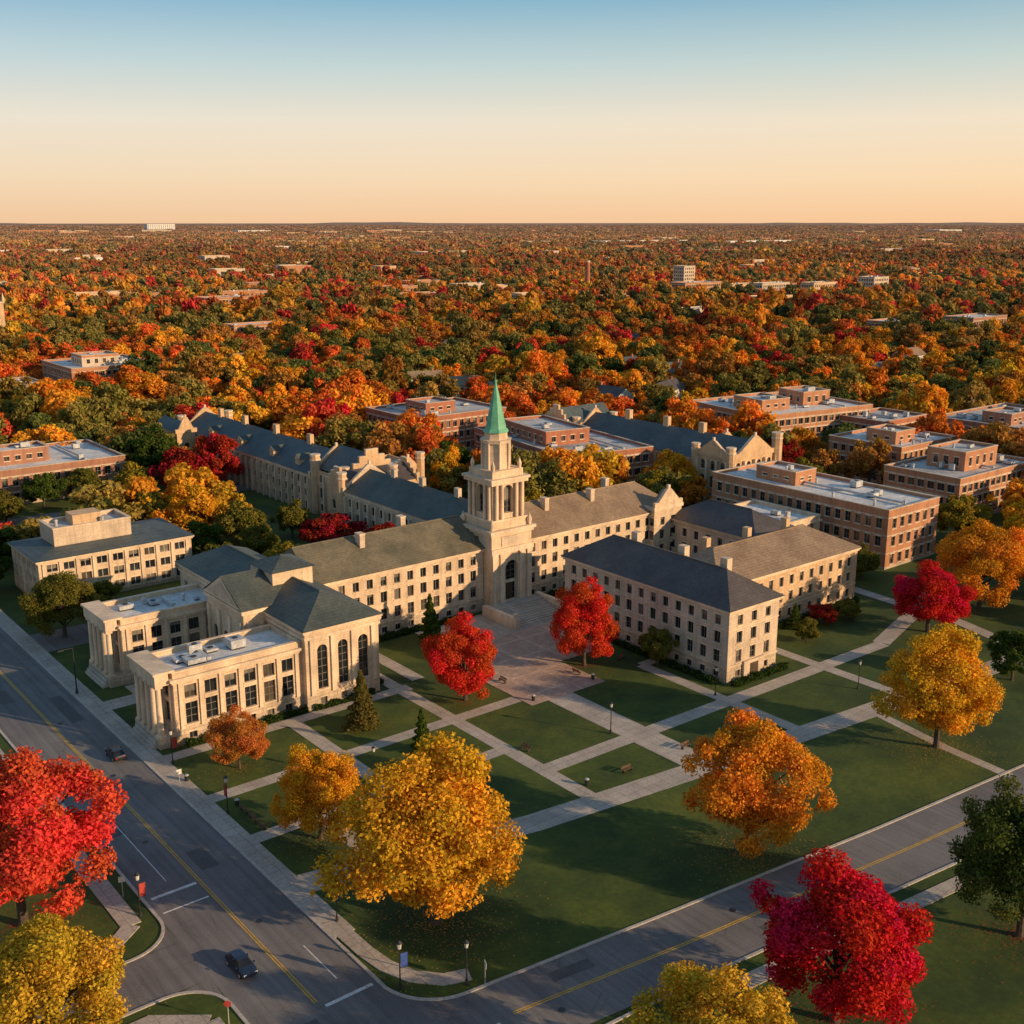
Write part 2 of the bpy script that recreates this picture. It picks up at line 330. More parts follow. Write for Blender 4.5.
strip('street',WS,13.2,.009,ASPH); strip('street',SS,10.2,.013,ASPH)
def fil(cx,cy,r,a0,a1,corner):
    return [corner]+[(cx+r*math.cos(math.radians(a0+(a1-a0)*i/10)),cy+r*math.sin(math.radians(a0+(a1-a0)*i/10))) for i in range(11)]
sheet('street_corner',fil(59,86.6,6.9,180,262,(51.5,79)),.016,ASPH); sheet('street_corner',fil(58,62.5,6,180,97,(51.5,69.6)),.016,ASPH)
def arc(cx,cy,r,a0,a1): return [(cx+r*math.cos(math.radians(a0+(a1-a0)*i/10)),cy+r*math.sin(math.radians(a0+(a1-a0)*i/10))) for i in range(11)]
kn=[(52.3,700),(52.3,300),(52.3,87)]+arc(59,86.6,6.8,180,262)[1:]+offs(SS[2:],5.3)
strip('kerb',kn,.35,.13,KERB,.13)
ks=[(52.3,-60),(52.3,62)]+arc(58,62.5,5.8,180,97)[1:]+offs(SS[2:],-5.3)
strip('kerb',ks,.35,.13,KERB,.13)
strip('kerb',[(39,-60),(39,93)]+arc(34,93,5,0,90)[1:]+[(-40,98)],.35,.13,KERB,.13); strip('kerb',[(-40,106)]+arc(34,111,5,-90,0)+[(39,700)],.35,.131,KERB,.13)
strip('side_street',[(39.2,102),(-40,102)],7.8,.012,ASPH)
sheet('street_corner',fil(34,93,4.9,90,0,(39.1,98.1)),.018,ASPH); sheet('street_corner',fil(34,111,4.9,-90,0,(39.1,105.9)),.018,ASPH)
strip('pavement',[(53.75,96),(53.75,640)],2.5,.10,CONC,.1); strip('pavement',[(36.2,112),(36.2,640)],2.2,.10,CONC,.1); strip('pavement',[(36.2,-20),(36.2,92)],2.2,.10,CONC,.1)
strip('pavement',[(36.2,112),(32,108.5),(-40,108.5)],2,.102,CONC,.1); strip('pavement',[(36.2,92),(32,95.5),(-40,95.5)],2,.102,CONC,.1)
strip('pavement',offs(SS[2:],-8.2),2.0,.1,CONC,.1)
strip('pavement',[(53.75,96.02),(53.8,92),(54.2,88.6),(55.4,85.4),(57.6,83.0),(60.2,82.0)],1.9,.104,CONC,.1)
# road markings
for dx in (-.14,.14):
    strip('road_marking',[(45.7+dx,88),(45.7+dx,700)],.15,.022,YEL)
    strip('road_marking',[(44.6+dx,-40),(44.6+dx,64)],.15,.022,YEL)
    strip('road_marking',offs(SS[1:],dx),.15,.023,YEL)
strip('road_marking',[(39.8,115.5),(45.2,115.5)],.5,.024,WHT); strip('road_marking',[(39.8,112),(45.2,112)],.25,.024,WHT)
strip('road_marking',[(46.3,66),(51.6,66)],.5,.024,WHT); strip('road_marking',[(57.5,70.0),(57.9,74.4)],.45,.0245,WHT); strip('road_marking',[(46.2,87),(51.6,87)],.45,.0245,WHT)
strip('road_marking',[(49.2,90),(49.2,97)],.15,.024,WHT); strip('road_marking',[(42.6,118),(42.6,150)],.12,.024,WHT)
PATCH=flatmat('asphalt_patch',(.085,.08,.078),(.115,.108,.103),.4,.8)
for x,y,w_,d_ in ((48,120,2.2,5),(42,136,1.8,9),(49.5,175,2,12),(43,186,2,6),(43,84,3,4)): sheet('road_patch',R(x-w_/2,y-d_/2,x+w_/2,y+d_/2),.0195,PATCH)
strip('road_patch',offs([(90,70.7),(98,69.8),(106,68.9)],-2.6),1.3,.0195,PATCH); strip('road_patch',offs([(66,73.8),(71,73.1)],2.6),1.5,.0195,PATCH)
for x,y in ((47.5,104),(44,128),(47.2,148),(64,72),(90,72.6),(47,170),(122,65)): 
    sheet('manhole_cover',[(x+.4*math.cos(a*math.pi/6),y+.4*math.sin(a*math.pi/6)) for a in range(12)],.021,DARKM)
PR=[(54.8,107.5),(85,101.3),(112,98.2),(150,94.6),(193,91),(240,86),(330,76)]
i=0
def path(pts,w,mat=CONC,name='path'):
    global i; i+=1; strip(name,pts,w,.012+.0025*i,mat)
path(PR,4.2)
path([(148.5,93),(146,80),(145,69.5)],1.8)
for a in ([(55,133.2),(118,133.2)],[(55,148.3),(97,148.3)],[(55,120.2),(95,120.2)],[(75.2,104),(75.2,149)],[(95.2,101.5),(95.2,169)],[(134,97),(134,131)],[(64.5,106.5),(64.5,121)]): path(a,2.4)
path([(94,111.6),(176,110.6)],2.8); path([(114,100),(114,130)],5.2)
path([(134,131),(139,131)],2); path([(158,96),(158,128)],2.4); path([(176,111),(200,118),(214,124),(250,124),(330,118)],3.2); path([(193,93),(197,106),(200,118)],3)
path([(198,118),(200,148),(203,215)],3); path([(55,172),(80,172)],4); path([(100,150),(100,169)],2.5)
sheet('plaza',R(108,129.5,124,157.5),.07,PAVER); sheet('plaza',R(124.003,141,137.5,157.5),.0715,PAVER)
sheet('forecourt',R(112,157.5,139,169.5),.074,CONC)
sheet('court_paving',R(60,162,79,178),.076,CONC)
sheet('parking_lot',R(54.9,202,96,213),.06,ASPH); sheet('parking_lot',R(70,272,126,288),.06,ASPH); sheet('parking_lot',R(238,90,262,116),.058,ASPH)
strip('street',[(52,301),(140,301),(330,302),(700,330)],8,.062,ASPH)
strip('street',[(205,222),(260,215),(340,160)],7,.064,ASPH)
sheet('parking_lot',R(300,120,360,146),.06,ASPH)
# ------------------------------------------------------------------ buildings
rows4=[(.7,1.9,1.2,'rect'),(3.3,5.5,1.4,'rect'),(6.7,8.8,1.4,'rect'),(9.9,11.7,1.3,'rect')]
base=dict(base=RUST,basez=2.7)
b=Bld('university_hall',95,171)
b.block(92.5,171,129.9,187,0,13,LIME,3.0,rows4,skip='EW',**base); b.block(140.1,171,184,187,0,13,LIME,3.0,rows4,skip='W',**base)
for x0,x1 in((92.5,129.9),(140.1,176)):
    b.box('string_course',TRIM,x0,170.85,2.7,x1,171,3.0,True); b.box('string_course',TRIM,x0,170.9,9.2,x1,171,9.4,True)
b.hip(92.5,171,129.9,187,13,18,SHINGO,hipn=0.0); b.hip(140.1,171,184,187,13,18,SHING,hipn=0.6)
b.wall((129.9,187),(140.1,187),0,13,LIME); b.f('roof',SLATE,[(129,178.5,17),(141,178.5,17),(141,188,12.9),(129,188,12.9)])
b.block(176,169.4,184.6,171,0,14.2,LIME,3.2,rows4,skip='N',**base); b.ring('cornice',TRIM,176,169.4,184.6,187.6,13.4,14.2,.3,.3)
b.gable(176,169.6,184.4,171.2,14.2,17.6,SHING,LIME,'y',0); b.coped(180.3,169.5,8.8,'x',14.3,17.9,LIME)
for x,y in((150,176),(163,176),(173,182),(105,176),(118,182)):
    b.box('chimneys',LIME2,x,y,14,x+1.1,y+1.6,18.8); b.box('chimney_caps',TRIM,x-.1,y-.1,18.802,x+1.2,y+1.7,19.0,True)
b.done()
b=Bld('entrance_steps',134.5,160)
n=11
for k in range(n):
    y0=158.2+k*.72; b.box('treads',CONC,128.6,y0,0,141,y0+.72,.17*(k+1))
b.box('cheek_walls',TRIM,127.6,158,0,128.6,168.4,2.3); b.box('cheek_walls',TRIM,141,158,0,142,168.4,2.3); b.box('landing',CONC,128.6,166.12,0,141,168.3,1.87)
for x in (128.1,141.5): b.cyl('urns',TRIM,x,158.6,.35,.5,2.3,3.1,10)
b.done()
# tower
b=Bld('bell_tower',135,173.5)
x0,y0,x1,y1=130,168.4,140,178.4
wS=[(3.4,6.6,1.9,10.2,'arch')]
b.wall((x0,y0),(x1,y0),0,16.2,LIME,wS,dep=1.2); 
wl=[(4.2,5.8,13,15,'rect')]
b.wall((x1,y0),(x1,y1),0,16.2,LIME,wl); b.wall((x1,y1),(x0,y1),0,16.2,LIME,wl); b.wall((x0,y1),(x0,y0),0,16.2,LIME,wl)
b.box('door',DOOR,134.1,169.3,1.9,135.9,169.5,5.4); b.box('door_surround',TRIM,133.5,169.2,5.4,136.5,169.55,6.0,True)
b.ring('plinth',RUST,x0,y0,x1,y1,0,1.85,.35)
for xx in (130.1,132.0,136.9,138.8):
    b.box('pilasters',TRIM,xx,y0-.3,1.852,xx+1.1,y0,11.4)
    b.box('pilaster_caps',TRIM,xx-.15,y0-.45,11.4,xx+1.25,y0,12.0,True)
b.box('entablature',TRIM,x0-.3,y0-.5,12.0,x1+.3,y0,13.1,True)
b.box('inscription_panel',LIME2,132.4,y0-.15,13.4,137.6,y0,15.3)
b.ring('cornice',TRIM,x0,y0,x1,y1,15.6,16.2,.35); b.ring('cornice',TRIM,x0,y0,x1,y1,16.2,16.8,.7)
b.f('roof',LIME2,[(x0,y0,16.7),(x1,y0,16.7),(x1,y1,16.7),(x0,y1,16.7)])
cx,cy=135,173.4
for sx in(-1,1):
    for sy in(-1,1): b.cyl('corner_urns',TRIM,cx+sx*4.7,cy+sy*4.7,.35,.55,16.8,18.0,8); b.cyl('corner_urns',TRIM,cx+sx*4.7,cy+sy*4.7,.5,0,18.0,19.2,8,False)
h=4.4
b.box('belfry_base',LIME,cx-h,cy-h,16.7,cx+h,cy+h,18.6); b.ring('belfry_base',TRIM,cx-h,cy-h,cx+h,cy+h,18.3,18.65,.2)
h=3.8; c=[(cx-h,cy-h),(cx+h,cy-h),(cx+h,cy+h),(cx-h,cy+h)]
for k in range(4): b.wall(c[k],c[(k+1)%4],18.6,26.2,LIME,[(2.5,5.1,19.6,25.2,'arch')],dep=.9)
for sx in(-1,1):
    for sy in(-1,1):
        for u in (3.2,1.75):
            b.cyl('belfry_columns',TRIM,cx+sx*u,cy+sy*4.2,.32,.27,18.65,25.6,10); b.cyl('belfry_columns',TRIM,cx+sx*4.2,cy+sy*u,.32,.27,18.65,25.6,10)
b.ring('belfry_cornice',TRIM,cx-h,cy-h,cx+h,cy+h,25.6,26.3,.75); b.ring('belfry_cornice',TRIM,cx-h,cy-h,cx+h,cy+h,26.3,26.8,1.05)
b.box('attic',LIME,cx-3.8,cy-3.8,26.3,cx+3.8,cy+3.8,28.2); 
for sx in(-1,1):
    for sy in(-1,1): b.cyl('attic_urns',TRIM,cx+sx*3.3,cy+sy*3.3,.3,.45,28.2,29.2,8); b.cyl('attic_urns',TRIM,cx+sx*3.3,cy+sy*3.3,.4,0,29.2,30.3,8,False)
b.cyl('lantern',LIME,cx,cy,2.75,2.65,28.2,33.6,8,True,math.pi/8)
for k in range(8):
    a=math.pi/4*k; ca,sa=math.cos(a),math.sin(a); r=2.55*math.cos(math.pi/8)+.1; t=(-sa,ca)
    b.f('lantern_openings',GL[0],[(cx+ca*r-t[0]*.55,cy+sa*r-t[1]*.55,29.4),(cx+ca*r+t[0]*.55,cy+sa*r+t[1]*.55,29.4),(cx+ca*r+t[0]*.55,cy+sa*r+t[1]*.55,32),(cx+ca*r,cy+sa*r,32.6),(cx+ca*r-t[0]*.55,cy+sa*r-t[1]*.55,32)])
    a+=math.pi/8; b.cyl('lantern_columns',TRIM,cx+2.85*math.cos(a),cy+2.85*math.sin(a),.22,.2,28.2,33.2,8)
b.cyl('lantern_cornice',TRIM,cx,cy,3.0,3.25,33.2,33.9,8,True,math.pi/8); b.cyl('lantern_attic',LIME,cx,cy,2.4,2.3,33.9,35.3,8,True,math.pi/8); b.cyl('spire_base',COPPER,cx,cy,2.65,2.3,35.302,35.9,8,True,math.pi/8)
b.cyl('spire',COPPER,cx,cy,2.15,.12,35.9,45.2,8,True,math.pi/8); b.cyl('finial',COPPER,cx,cy,.3,.3,45.0,45.4,8); b.cyl('finial',COPPER,cx,cy,.07,.03,45.4,47,6)
b.done()
# classical library
b=Bld('classical_library',80,150)
rl=[(.6,1.7,1.2,'rect'),(3.0,6.4,1.9,'rect'),(7.1,9.2,1.9,'rect')]
def arm(x0,y0,x1,y1,px):
    b.block(x0,y0,x1,y1,0,10.6,LIME,2.9,rl,skip='E',pil=(2.5,9.8,.6,.25),**base)
    b.ring('cornice',TRIM,x0,y0,x1,y1,9.8,10.2,.3); b.ring('cornice',TRIM,x0,y0,x1,y1,10.2,10.6,.6)
    b.flat(x0,y0,x1,y1,11.5,MEMB,LIME,clutter=5)
    b.box('portico_base',RUST,px,y0+.2,0,x0,y1-.2,1.8); 
    for k in range(3): b.box('portico_steps',CONC,px-.35*(3-k),y0+1,0,px-.35*(2-k),y1-1,.45*(k+1))
    nn=5
    for k in range(nn):
        yy=y0+.9+(y1-y0-1.8)*k/(nn-1); b.cyl('portico_columns',TRIM,px+.6,yy,.48,.4,1.8,9.4,14); b.box('column_capitals',TRIM,px+.05,yy-.55,9.4,px+1.15,yy+.55,9.85,True)
        b.box('column_bases',TRIM,px+.05,yy-.55,1.802,px+1.15,yy+.55,2.1)
    b.box('portico_entablature',TRIM,px-.05,y0+.05,9.85,x0-.62,y1-.05,11.7,True); b.box('portico_cornice',TRIM,px-.35,y0-.3,11.702,x0+.3,y1+.3,12.05,True)
arm(58,151.2,79,161,55.4); arm(60.5,178.5,79,189,58)
bx0,by0,bx1,by1=79.003,150,92.4,198
rb=[(.6,1.7,1.1,'rect'),(3.0,6.6,1.6,'rect'),(7.6,10.4,1.5,'rect')]
b.facade((bx0,by0),(bx1,by0),0,13.5,LIME,3.7,[(.6,1.8,1.2,'rect'),(3.2,10.6,1.8,'arch')],margin=1.1,pil=(2.5,11.8,.8,.3),**base)
b.facade((bx1,by0),(bx1,by1),0,13.5,LIME,3.4,rb,pil=(2.5,11.8,.6,.2),**base); b.facade((bx1,by1),(bx0,by1),0,13.5,LIME,3.4,rb,**base); b.facade((bx0,by1),(bx0,by0),0,13.5,LIME,3.4,rb,margin=.8,**base)
b.ring('frieze',TRIM,bx0,by0,bx1,by1,11.8,12.3,.2)
b.hip(bx0,by0,bx1,by1,13.5,17.0,SLATE)
b.block(75.0,163,79,177,0,14.2,LIME,4.2,[(2.6,8.8,1.6,'arch')],skip='E',pil=(1.5,12,.9,.35),**base)
b.ring('cornice',TRIM,75.0,163,79,177,13.4,14.0,.4); b.gable(74.5,163,86,177,14.2,18.4,SLATE,TRIM,'x',.6)
b.f('pediment_relief',LIME2,[(74.4,175.4,14.6),(74.4,164.6,14.6),(74.4,170,17.4)])
b.box('attic_block',LIME,82,166,15,89.5,174,18.4); b.hip(82,166,89.5,174,18.4,20,SLATE,.5,False)
b.done()
b=Bld('residence_hall',139,116)
EX=151.8
b.block(139,116,EX,157,0,13,LIME2,3.0,rows4,**base); b.ring('string_course',TRIM,139,116,EX,157,2.7,3.0,.12); b.ring('string_course',TRIM,139,116,EX,157,9.25,9.45,.1)
b.hip(139,116,EX,157,13,17.4,SLATED)
for y in (124,134,146): b.box('chimneys',LIME2,147.3,y,14,148.6,y+1.6,18.4)
b.box('end_bay',LIME2,142.8,115.5,0,148,116,3.2); b.box('end_door',DOOR,144.4,115.42,0,146.4,115.5,2.6)
b.done()
r3=[(.9,2.6,1.2,'rect'),(4.2,6.1,1.2,'rect'),(7.4,9.3,1.2,'rect')]
b=Bld('residence_hall_annex',153,130)
b.block(EX+.05,129.5,194,146,0,11,TAN,3.0,r3,skip='W',base=RUST,basez=.7); b.hip(EX+.05,129.5,194,146,11,15.2,SHING,hipn=.9); b.ring('string_course',TRIM,EX+.6,129.5,194,146,3.2,3.4,.1)
b.block(182,146.05,196,172,0,11,LIME2,3.2,r3,skip='S',base=RUST,basez=.7); b.hip(182,146.05,196,172,11,15,SLATED)
for x in (160,172,184): b.box('chimneys',TAN,x,140,12,x+1.2,141.4,16.4)
b.done()
b=Bld('stone_pavilion',200,152)
b.block(200,152,212,171,0,9.3,LIME,3.4,r3,**base); b.flat(200,152,212,171,10.2,MEMB,LIME,clutter=2); b.ring('cornice',TRIM,200,152,212,171,8.9,9.3,.4); b.done()
b=Bld('office_building',62,228)
ro=[(1.0,2.7,2.1,'rect'),(4.0,5.7,2.1,'rect'),(6.9,8.5,2.1,'rect')]
b.block(62,228,94,246,0,9.6,LIME,3.2,ro,pil=(0.6,9,.6,.25),base=RUST,basez=.7,fmat=CREAMF); b.hip(62,228,94,246,9.6,11.3,SLATEB,hipn=.9)
b.box('penthouse',LIME2,67,233,10.2,83,242,13.4); b.flat(67.01,233.01,82.99,241.99,14.3,MEMG,LIME2,clutter=3); b.box('penthouse',TAN,72,236,13.5,78,240.5,15.8); b.done()
def gothic(name,x0,y0,x1,y1,ze,zr,mat,roof):
    b=Bld(name,x0,y0)
    rg=[(1.0,2.8,1.6,'rect'),(4.2,6.2,1.6,'rect'),(7.4,9.4,1.6,'arch')]
    b.block(x0,y0,x1,y1,0,ze,mat,3.6,rg,pil=(0,ze-1.2,.6,.7),base=RUST,basez=.8)
    b.gable(x0,y0,x1,y1,ze,zr,roof,mat,'y',.3)
    b.ring('parapet',TRIM,x0,y0,x1,y1,ze-.8,ze-.3,.15)
    L=x1-x0
    b.coped((x0+x1)/2,y0-.05,L+1,'x',ze,zr+1.2,mat); b.coped((x0+x1)/2,y1+.05,L+1,'x',ze,zr+1.2,mat)
    return b
b=gothic('gothic_hall',142,262,158,345,10.5,16,TAN,SLATEB)
b.block(143,246,166,261.5,0,12,TAN,3.8,[(1,3,1.8,'rect'),(4.6,7.4,1.8,'arch'),(8.8,10.8,1.4,'arch')],pil=(0,10.8,.7,.8),base=RUST,basez=.8)
b.gable(144,246,158,261.5,12,17.5,SLATEB,TAN,'y',0); b.step(151,246,15,'x',12,18.6,TAN,4,.8); b.f('roof',MEMG,[(158,246.5,11.9),(165.6,246.5,11.9),(165.6,261,11.9),(158,261,11.9)])
b.coped(162.2,246.02,7.4,'x',12,15,TAN); b.ring('parapet',TAN,158.2,246.2,166,261.5,12,13,.04,.4)
for q in ((143,246,1.2,14.5),(159,246,1.1,14),(166,246,1.2,15.5),(143,261,1.3,15.5),(142,345,1.3,15),(158,345,1.3,15)): b.turret(*q,TAN)
for y in (275,295,315,332): b.box('chimneys',TAN,149.4,y,14,150.6,y+2,18.4)
for y in (270,285,305,325): 
    b.box('dormers',TAN,143.2,y,10.6,146.5,y+2.4,13); b.gable(142.9,y,149,y+2.4,13,14.4,SLATEB,TAN,'x',.2)
b.block(136,335,142,352,0,12,TAN,3.5,[(2,4.5,1.6,'rect'),(6,8.5,1.6,'arch')],base=RUST,basez=.8); b.gable(136,335,142,352,12,15,SLATEB,TAN,'y',.2); b.coped(139,335,7,'x',12,16.4,TAN)
b.done()
b=gothic('gothic_hall',138,190,153,238,11,15.6,LIME2,SLATE)
b.block(140,238.5,160,250,0,11,TAN,3.6,[(1,3,1.6,'rect'),(4.6,7.0,1.6,'arch')],base=RUST,basez=.8); b.gable(140,238.5,160,250,11,14.5,SLATED,TAN,'x',.2); b.step(160,244.2,12,'y',11,15.6,TAN,4,.6); b.step(140,244.2,12,'y',11,15.6,TAN,4,.6)
for q in ((138,190,1,13.6),(138,239,1.2,15),(153,239,1.2,15)): b.turret(*q,TAN)
for y in (200,214,226): b.box('chimneys',LIME2,145,y,13.5,146,y+1.6,17.4)
b.done()
b=gothic('gothic_hall',236,208,252,262,11,16.8,TAN,SLATEB)
b.block(231,195,250,207.5,0,14,TAN,3.8,[(1,3.4,1.8,'rect'),(5,8.2,1.8,'arch'),(9.8,12.4,1.6,'arch')],pil=(0,12.8,.7,.8),base=RUST,basez=.8); b.gable(233,195,248,207.5,14,18,SLATEB,TAN,'y',0); b.coped(240.5,195,16,'x',14,19.2,TAN,.8)
b.coped(231,201.2,12,'y',14,18,TAN,.7)
for q in ((231,195,1.3,16.5),(250,195,1.5,18.5),(231,207.5,1.2,16),(236,262,1.3,15.5),(252,262,1.3,15.5)): b.turret(*q,TAN)
b.block(232,262,252,272,0,14,TAN,3.6,[(2,4.6,1.6,'rect'),(7,10,1.6,'arch')],base=RUST,basez=.8); b.gable(232,262,252,272,14,18.5,SLATEB,TAN,'x',.2); b.step(232,267,11,'y',14,19.5,TAN,4,.7)
for y in (216,230,246): b.box('chimneys',TAN,243.4,y,15,244.8,y+2,19.4)
b.done()
def brick(name,x0,y0,x1,y1,H,mat,rot=0,roof=MEMB,fl=3.4,cl=8,pent=None,bay=2.7,ww=1.5,strips=True):
    b=Bld(name,x0,y0,rot); nf=max(1,int((H-1.2)/fl)); fh=(H-1.3)/nf
    rows=[(k*fh+1.0,k*fh+1.0+fh*.55,ww,'rect') for k in range(nf)]
    b.block(x0,y0,x1,y1,0,H-.9,mat,bay,rows,base=BAND,basez=.6)
    if strips:
        for k in range(nf): b.ring('concrete_bands',BAND,x0,y0,x1,y1,k*fh+1.0+fh*.55+.24,k*fh+1.0+fh*.55+.5,.06)
    b.flat(x0,y0,x1,y1,H,roof,mat,BAND,cl)
    for q in (pent or []):
        a=(x0+q[0],y0+q[1],x0+q[2],y0+q[3]); b.block(*a,H-.7,H+q[4]-.9,mat if len(q)<6 else q[5],3.2,[(H+.5,H+q[4]-1.6,1.4,'rect')]); b.flat(*a,H+q[4],roof,mat,BAND,2)
    b.done(); return b
FP=[]
def bk(*a,**k): brick(*a,**k); FP.append((a[1]-2,a[2]-2,a[3]+2,a[4]+2))
bk('brick_academic_building',70,320,114,352,10,BRICK2,cl=9,pent=[(12,10,26,20,3.4)])
bk('brick_academic_building',155,490,192,530,15,BRICK3,pent=[(8,10,24,24,4,BAND)])
bk('brick_academic_building',120,470,140,500,12,BRICK2)
bk('brick_academic_building',204,305,242,335,13,BRICK,roof=MEMG,pent=[(10,8,22,20,3)])
bk('brick_science_building',203,230,233,283,12.5,BRICK,rot=math.radians(-9),roof=MEMG,cl=14,pent=[(5,18,20,44,3.6,BRICK)],ww=2.0)
bk('brick_science_building',285,228,333,266,15.5,BRICK3,rot=math.radians(-9),cl=14,pent=[(8,10,20,24,3),(28,12,40,24,4)],ww=1.9)
bk('brick_classroom_building',216,137,236,188,13.6,BRICK3,cl=12,pent=[(6,30,14,42,2.6)])
bk('brick_classroom_building',289,181,318,206,12,BRICK3,cl=7,pent=[(6,6,16,16,3)])
bk('brick_classroom_building',264,148,302,170,12,BRICK3,roof=MEMG,cl=9,pent=[(12,6,28,17,4.4)],ww=2.0)
bk('brick_classroom_building',346,176,392,206,12,BRICK2,cl=9,roof=MEMG,pent=[(6,6,20,16,3)])
bk('brick_classroom_building',318,206,342,224,13,BRICK,cl=5,roof=MEMG)
bk('brick_apartment_building',660,372,700,392,18,BRICK2,cl=5); bk('brick_apartment_building',628,408,652,426,15,BRICK3,cl=4)
bk('brick_apartment_building',850,690,890,705,20,BAND,cl=4,ww=1.7); bk('brick_apartment_building',925,622,948,640,26,BAND,cl=3); bk('brick_apartment_building',880,655,915,670,21,TAN,cl=4); bk('brick_apartment_building',868,805,884,820,32,BAND,cl=3); bk('brick_apartment_building',800,740,850,760,20,BRICK3,cl=4)
bk('brick_apartment_building',380,860,420,880,17,BRICK3,cl=4); bk('brick_apartment_building',620,760,650,775,16,TAN,cl=3); bk('brick_apartment_building',300,640,335,655,15,BRICK3,cl=3)
def far_b(x,y,w,d,H,m,ww): bk('warehouse',x,y,x+w,y+d,H,m,cl=0,bay=ww*2.4,ww=ww,strips=False,fl=6)
far_b(2300,2440,340,60,22,WHT,5); far_b(2560,2200,340,50,22,WHT,5); far_b(2080,1400,160,50,20,BAND,4); far_b(1300,1900,140,40,18,BAND,4)
for k in range(46):
    d=random.uniform(1300,7500); s=random.uniform(-.44,.44)*d; x,y=FW*d+RT*s; far_b(x,y,random.uniform(.012,.035)*d,random.uniform(.008,.014)*d,random.uniform(16,20)+d*.0014,random.choice([BAND,WHT,TAN,BRICK3]),6)
bk('distant_tower_block',3420,8700,3640,8760,60,WHT,cl=0,bay=16,ww=6,fl=11,strips=False)
b=Bld('church_tower',184,716); b.block(178,712,190,724,0,30,TAN,5,[(6,12,1.8,'arch'),(20,27,2,'arch')]); b.ring('cornice',TRIM,178,712,190,724,29,30,.5); 
for sx in(178,190):
    for sy in(712,724): b.cyl('pinnacles',TRIM,sx,sy,1,0,30,36,6,False)
b.box('belfry',TAN,180,714,30,188,722,35); b.cyl('spire',COPPER,184,718,4.5,0,35,46,8,False); b.done(); FP.append((174,708,194,728))
b=Bld('brick_chimney',775,847); b.cyl('shaft',BRICK,775,847,3,2,0,38,14); b.cyl('rim',BAND,775,847,2.3,2.3,36.5,38.3,14); b.done()
def house(x,y,w,d,h,rot,wm,rm):
    b=Bld('house',x,y,rot); b.block(x-w/2,y-d/2,x+w/2,y+d/2,0,h,wm,3,[(1,2.4,1.1,'rect')]+([(3.9,5.2,1.1,'rect')] if h>5.5 else []))
    b.gable(x-w/2-.4,y-d/2,x+w/2+.4,y+d/2,h,h+d*.38,rm,wm,'x',.5); b.box('chimney',BRICK,x+w/4,y-.5,h,x+w/4+.9,y+.5,h+d*.38+1); b.done()
HO=[]
WALLW=flatmat('painted_siding',(.5,.48,.44),(.62,.6,.55),.5,.8)
for k in range(130):
    d=430+1900*random.random()**1.1; s=random.uniform(-.45,.45)*d; x,y=FW*d+RT*s
    if any(a-15<x<c2+15 and b1-15<y<d2+15 for a,b1,c2,d2 in FP): continue
    w=random.uniform(12,22) if (random.random()<.55 or d<850) else random.uniform(24,50)
    if w<24:
        house(x,y,w,random.uniform(8,11),random.choice([5,6.2,7.5]),random.choice([0,1.57,.4,-.3]),random.choice([WALLW,WALLW,BRICK3,TAN]),random.choice([SLATED,SHING,SLATEB]))
        HO.append((x-w/2-5,y-w/2-7,x+w/2-1,y+w/2-3))
    else:
        brick('shop_building',x-w/2,y-8,x+w/2,y+8,random.uniform(12,17),random.choice([BAND,BRICK3,BRICK2,TAN]),cl=2,strips=False,roof=MEMG,bay=4)
        HO.append((x-w/2-3,y-14,x+w/2,y+8))
